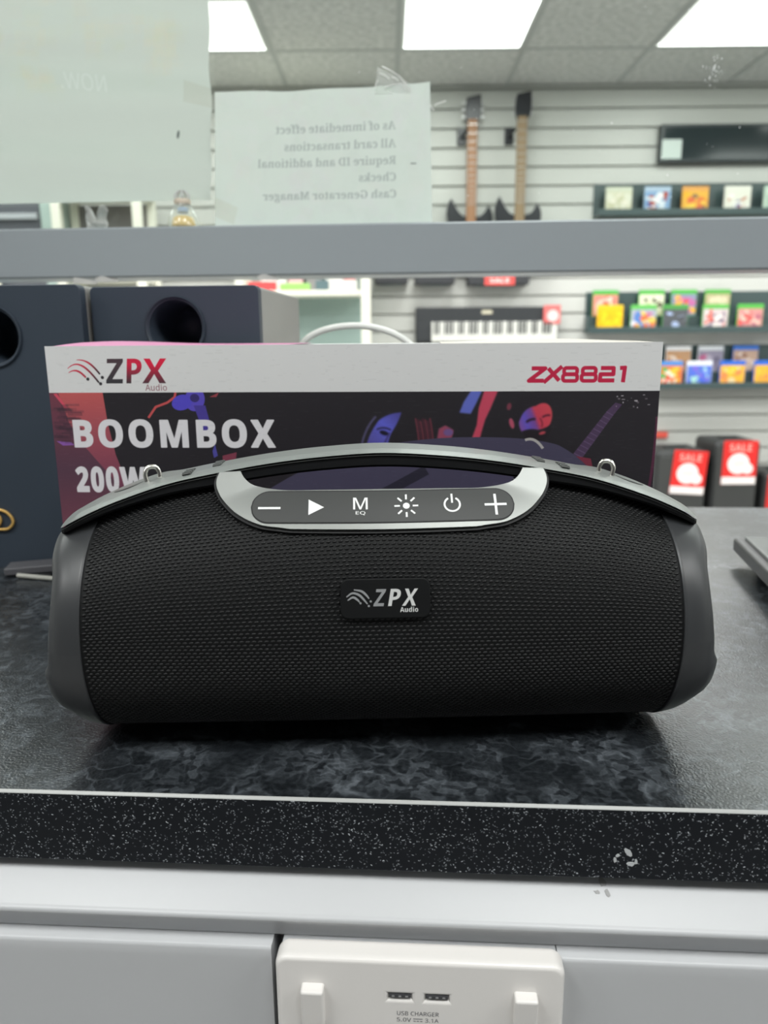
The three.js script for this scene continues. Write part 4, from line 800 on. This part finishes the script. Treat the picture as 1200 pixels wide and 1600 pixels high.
{ // amplifiers below the guitars, seen just under the rail
  const m = std({ color: new THREE.Color(0.03, 0.032, 0.036), roughness: 0.5 });
  const amp = (label, x0, x1, y0, sticker) => {
    const t = shopThing('small_amplifier', label, 'amplifier', (x0 + x1) / 2, y0, WALLZ, 'small amplifiers on wall brackets');
    mesh('amplifier_body', rbox(x1 - x0, 0.05, 0.13, 0.008), m, t, [0, 0.029, 0.065]);
    mesh('bracket', rbox((x1 - x0) * 0.7, 0.004, 0.12, 0.001), M.rack, t, [0, 0.002, 0.06]);
    if (sticker) mesh('red_price_sticker', rbox(0.17, 0.05, 0.002, 0.0008), std({ color: new THREE.Color(0.72, 0.08, 0.07), roughness: 0.5 }), t, [0.005, 0.028, 0.1312]).userData.label = 'red price sticker';
    if (sticker) mesh('sticker_lettering', fitText(font, 'SALE', 0.11, 0.026), std({ color: new THREE.Color(0.9, 0.75, 0.72), roughness: 0.6 }), t, [0.005, 0.028, 0.1328]);
  };
  amp('black boxy amplifier left of the white post top', -0.07, 0.12, 0.485, false);
  amp('black boxy amplifier between the post and the red sticker', 0.16, 0.385, 0.480, false);
  amp('black boxy amplifier with a red sale sticker under the guitars', 0.46, 0.81, 0.474, true);
}
{ // piano keyboard
  const t = shopThing('electric_keyboard', 'black electric piano keyboard with white keys mounted on the wall', 'keyboard', 0.58, 0.155, WALLZ + 0.004);
  const m = std({ color: new THREE.Color(0.03, 0.033, 0.036), roughness: 0.4 }), w = std({ color: new THREE.Color(0.80, 0.80, 0.74), roughness: 0.35 });
  mesh('keyboard_body', rbox(0.83, 0.205, 0.06, 0.006), m, t, [0, 0.1025, 0.03]);
  mesh('lower_case', rbox(0.08, 0.10, 0.012, 0.003), m, t, [-0.37, 0.065, 0.064]);
  for (let i = 0; i < 36; i++) { mesh('white_key', rbox(0.0185, 0.112, 0.012, 0.002, 1), w, t, [-0.312 + i * 0.0203, 0.066, 0.066]); }
  for (let i = 0; i < 35; i++) if (![2, 6].includes(i % 7)) mesh('black_key', rbox(0.011, 0.068, 0.010, 0.002, 1), m, t, [-0.302 + i * 0.0203, 0.088, 0.074]);
  mesh('logo_plate', box(0.06, 0.02, 0.003), std({ color: new THREE.Color(0.6, 0.56, 0.42), roughness: 0.4 }), t, [-0.0, 0.176, 0.0615]);
  const k = shopThing('price_tag', 'pink red price tag at the right end of the keyboard', 'price tag', 0.955, 0.262, WALLZ + 0.08);
  mesh('tag_card', rbox(0.098, 0.105, 0.003, 0.001), std({ color: new THREE.Color(0.72, 0.16, 0.15), roughness: 0.5 }), k, [0, 0.0525, 0]);
  mesh('tag_print', new THREE.CircleGeometry(0.033, 24), std({ color: new THREE.Color(0.86, 0.62, 0.6), roughness: 0.5 }), k, [0.005, 0.045, 0.0017]);
}
{ // speakers with sale tags on the floor
  const m = std({ color: new THREE.Color(0.028, 0.030, 0.030), roughness: 0.55 }), grillM = std({ color: new THREE.Color(0.045, 0.047, 0.045), roughness: 0.6 });
  const saleTex = canvasTex(256, 340, (c, w, h) => {
    c.fillStyle = 'rgb(226,40,36)'; c.fillRect(0, 0, w, h);
    c.fillStyle = 'rgb(250,170,160)'; c.font = 'bold 78px sans-serif'; c.textAlign = 'center'; c.fillText('SALE', w / 2, 82, 200);
    c.fillStyle = 'rgb(246,240,236)'; c.beginPath(); c.arc(118, 178, 82, 0, 7); c.fill(); c.beginPath(); c.arc(190, 218, 42, 0, 7); c.fill();
    c.fillRect(0, 282, w, 58); c.fillStyle = 'rgba(206,200,190,0.8)'; c.fillRect(80, 160, 80, 6); c.fillRect(76, 176, 90, 6); c.fillRect(84, 192, 70, 6);
  });
  const saleM = std({ map: saleTex, roughness: 0.45 });
  const pa = (label, x0, x1, top, tagAt, z) => {
    const w = x1 - x0, h = top - FLOOR, t = shopThing('floor_speaker', label, 'speaker', (x0 + x1) / 2, FLOOR, z, 'black floor speakers by the back wall');
    mesh('cabinet', rbox(w, h, 0.30, 0.03, 4), m, t, [0, h / 2, 0]);
    mesh('front_grille', rbox(w - 0.03, h - 0.05, 0.012, 0.005), grillM, t, [0, h / 2 - 0.005, 0.15]);
    mesh('top_handle', rbox(w * 0.4, 0.012, 0.04, 0.005), m, t, [0, h + 0.005, 0]);
    if (tagAt) {
      const g = shopThing('sale_tag', tagAt[3], 'price tag', tagAt[0], tagAt[1], z + 0.160, 'red sale tags on the floor speakers');
      g.rotation.order = 'YXZ'; g.rotation.z = tagAt[2];
      mesh('tag_card', rbox(0.188, 0.242, 0.003, 0.001), std({ color: new THREE.Color(0.75, 0.06, 0.05), roughness: 0.5 }), g, [0, 0.121, 0]);
      mesh('tag_print', new THREE.PlaneGeometry(0.186, 0.240), saleM, g, [0, 0.121, 0.0018]);
    }
  };
  const Z = -4.33;
  pa('black floor speaker with a tilted sale tag, left of the pair', 1.475, 1.762, -0.425, [1.645, -0.665, -0.06, 'red and white sale tag, tilted, beside the carton'], Z);
  pa('tallest black floor speaker with a straight sale tag', 1.79, 2.045, -0.375, [1.926, -0.612, 0, 'red and white sale tag, straight, on the taller floor speaker'], Z);
  pa('black floor speaker cut off by the right edge of view', 2.075, 2.36, -0.555, [2.185, -0.80, 0, 'red sale tag at the far right edge of view'], Z);
  const s = shopThing('shelf_strip', 'short red shelf strip behind the left floor speaker', 'strip', 1.49, -0.40, WALLZ);
  mesh('strip_face', rbox(0.42, 0.035, 0.02, 0.003), std({ color: new THREE.Color(0.72, 0.10, 0.07), roughness: 0.5 }), s, [0, 0.0, 0.01]);
}
{ // cream framed cabinets on the left
  const cream = std({ color: new THREE.Color(0.80, 0.79, 0.68), roughness: 0.4 }), teal = phys({ color: new THREE.Color(0.55, 0.68, 0.64), transmission: 0.5, thickness: 0, roughness: 0.1 });
  const colours = { red: [0.62, 0.07, 0.07], green: [0.30, 0.58, 0.14], white: [0.72, 0.72, 0.68], pink: [0.65, 0.42, 0.42], dark: [0.06, 0.06, 0.07], slate: [0.10, 0.16, 0.17], grey: [0.25, 0.24, 0.24] };
  const t = shopThing('display_cabinet', 'cream framed glass display cabinet behind the carton and white cable', 'cabinet', -0.42, FLOOR, -4.35);
  const h = 2.06;
  for (const [x, z] of [[0.305, 0.12], [0.305, -0.14], [-0.36, -0.14], [-0.36, 0.12]]) mesh('post', rbox(0.045, h, 0.045, 0.004), cream, t, [x, h / 2, z]);
  mesh('shelf', rbox(0.66, 0.028, 0.28, 0.003), cream, t, [-0.028, 1.375, -0.01]);
  mesh('shelf', rbox(0.66, 0.028, 0.28, 0.003), cream, t, [-0.028, 0.62, -0.01]);
  mesh('top', rbox(0.71, 0.04, 0.31, 0.004), cream, t, [-0.028, h + 0.02, -0.01]);
  mesh('base', rbox(0.71, 0.10, 0.31, 0.004), cream, t, [-0.028, 0.05, -0.01]);
  mesh('pane', box(0.62, 1.1, 0.004), teal, t, [-0.028, 1.4, -0.12]);
  const yS = FLOOR + 1.3905;
  for (const [x, w, hh, col, label] of [[-0.665, 0.15, 0.045, 'red', 'low red packet on the cream cabinet shelf'], [-0.49, 0.16, 0.035, 'green', 'low green packet on the cream cabinet shelf'], [-0.345, 0.07, 0.05, 'slate', 'small slate packet on the cream cabinet shelf'], [-0.22, 0.12, 0.05, 'white', 'low white packet on the cream cabinet shelf beside the post']]) {
    const g = shopThing('packet', label, 'packet', x, yS, -4.26, 'packets at the front of the cabinet shelf');
    mesh('carton', rbox(w, hh, 0.05, 0.003), std({ color: new THREE.Color(...colours[col]), roughness: 0.5 }), g, [0, hh / 2, 0]);
  }
  for (const [x, w, hh, col, label] of [[-0.62, 0.14, 0.17, 'white', 'upright white packet behind the red packet'], [-0.50, 0.08, 0.18, 'pink', 'upright pink packet behind the green packet'], [-0.40, 0.08, 0.15, 'grey', 'upright grey packet behind the slate packet'], [-0.29, 0.09, 0.17, 'white', 'upright white packet behind the cabinet shelf middle'], [-0.205, 0.06, 0.18, 'red', 'upright red packet beside the cream post']]) {
    const g = shopThing('packet', label, 'packet', x, yS, -4.40, 'upright packets at the back of the cabinet shelf');
    mesh('carton', rbox(w, hh, 0.06, 0.003), std({ color: new THREE.Color(...colours[col]), roughness: 0.5 }), g, [0, hh / 2, 0]);
  }
  // cabinet further left, seen in the strip under the poster
  const c2 = shopThing('display_cabinet', 'cream framed display cabinet seen below the poster', 'cabinet', -1.50, FLOOR, -4.35);
  for (const x of [-0.215, 0.205]) for (const z of [-0.14, 0.12]) mesh('post', rbox(0.045, 1.87, 0.045, 0.004), cream, c2, [x, 0.935, z]);
  mesh('top', rbox(0.465, 0.035, 0.305, 0.004), cream, c2, [-0.005, 1.8875, -0.01]);
  mesh('shelf', rbox(0.44, 0.02, 0.28, 0.003), cream, c2, [-0.005, 1.45, -0.01]);
  mesh('base', rbox(0.465, 0.1, 0.305, 0.004), cream, c2, [-0.005, 0.05, -0.01]);
  mesh('back_board', box(0.40, 0.40, 0.01), std({ color: new THREE.Color(0.18, 0.17, 0.165), roughness: 0.5 }), c2, [-0.005, 1.66, -0.13]);
  const c3 = shopThing('dark_display_unit', 'dark display unit left of the cream cabinet, below the poster', 'display unit', -2.0, FLOOR, -4.42);
  mesh('unit_body', rbox(0.30, 1.93, 0.30, 0.006), std({ color: new THREE.Color(0.10, 0.105, 0.12), roughness: 0.35 }), c3, [0.03, 0.965, 0]);
  mesh('pale_side_panel', rbox(0.07, 1.93, 0.30, 0.006), std({ color: new THREE.Color(0.42, 0.52, 0.48), roughness: 0.3 }), c3, [0.216, 0.965, 0]);
  mesh('display_strip', rbox(0.28, 0.03, 0.02, 0.004), std({ color: new THREE.Color(0.4, 0.42, 0.44), roughness: 0.4 }), c3, [0.03, 1.775, 0.158]);
  const c4 = shopThing('leaning_board', 'teal board with a white slanted edge at the far left', 'board', -2.36, FLOOR, -4.20);
  const s = new THREE.Shape(); s.moveTo(-0.35, 0); s.lineTo(0.60, 0); s.lineTo(0.22, 1.93); s.lineTo(-0.35, 1.93); s.closePath();
  mesh('board', extrude(s, 0.02), std({ color: new THREE.Color(0.12, 0.20, 0.22), roughness: 0.35 }), c4, [0, 0, 0]);
  const e = mesh('white_edge', rbox(0.022, 1.966, 0.03, 0.004), cream, c4, [0.41, 0.965, 0.012], [0, 0, Math.atan2(0.38, 1.93)]);
}
scene.traverse((o) => { if (o.isMesh) { o.castShadow = true; o.receiveShadow = true; } });
renderer.render(scene, camera);
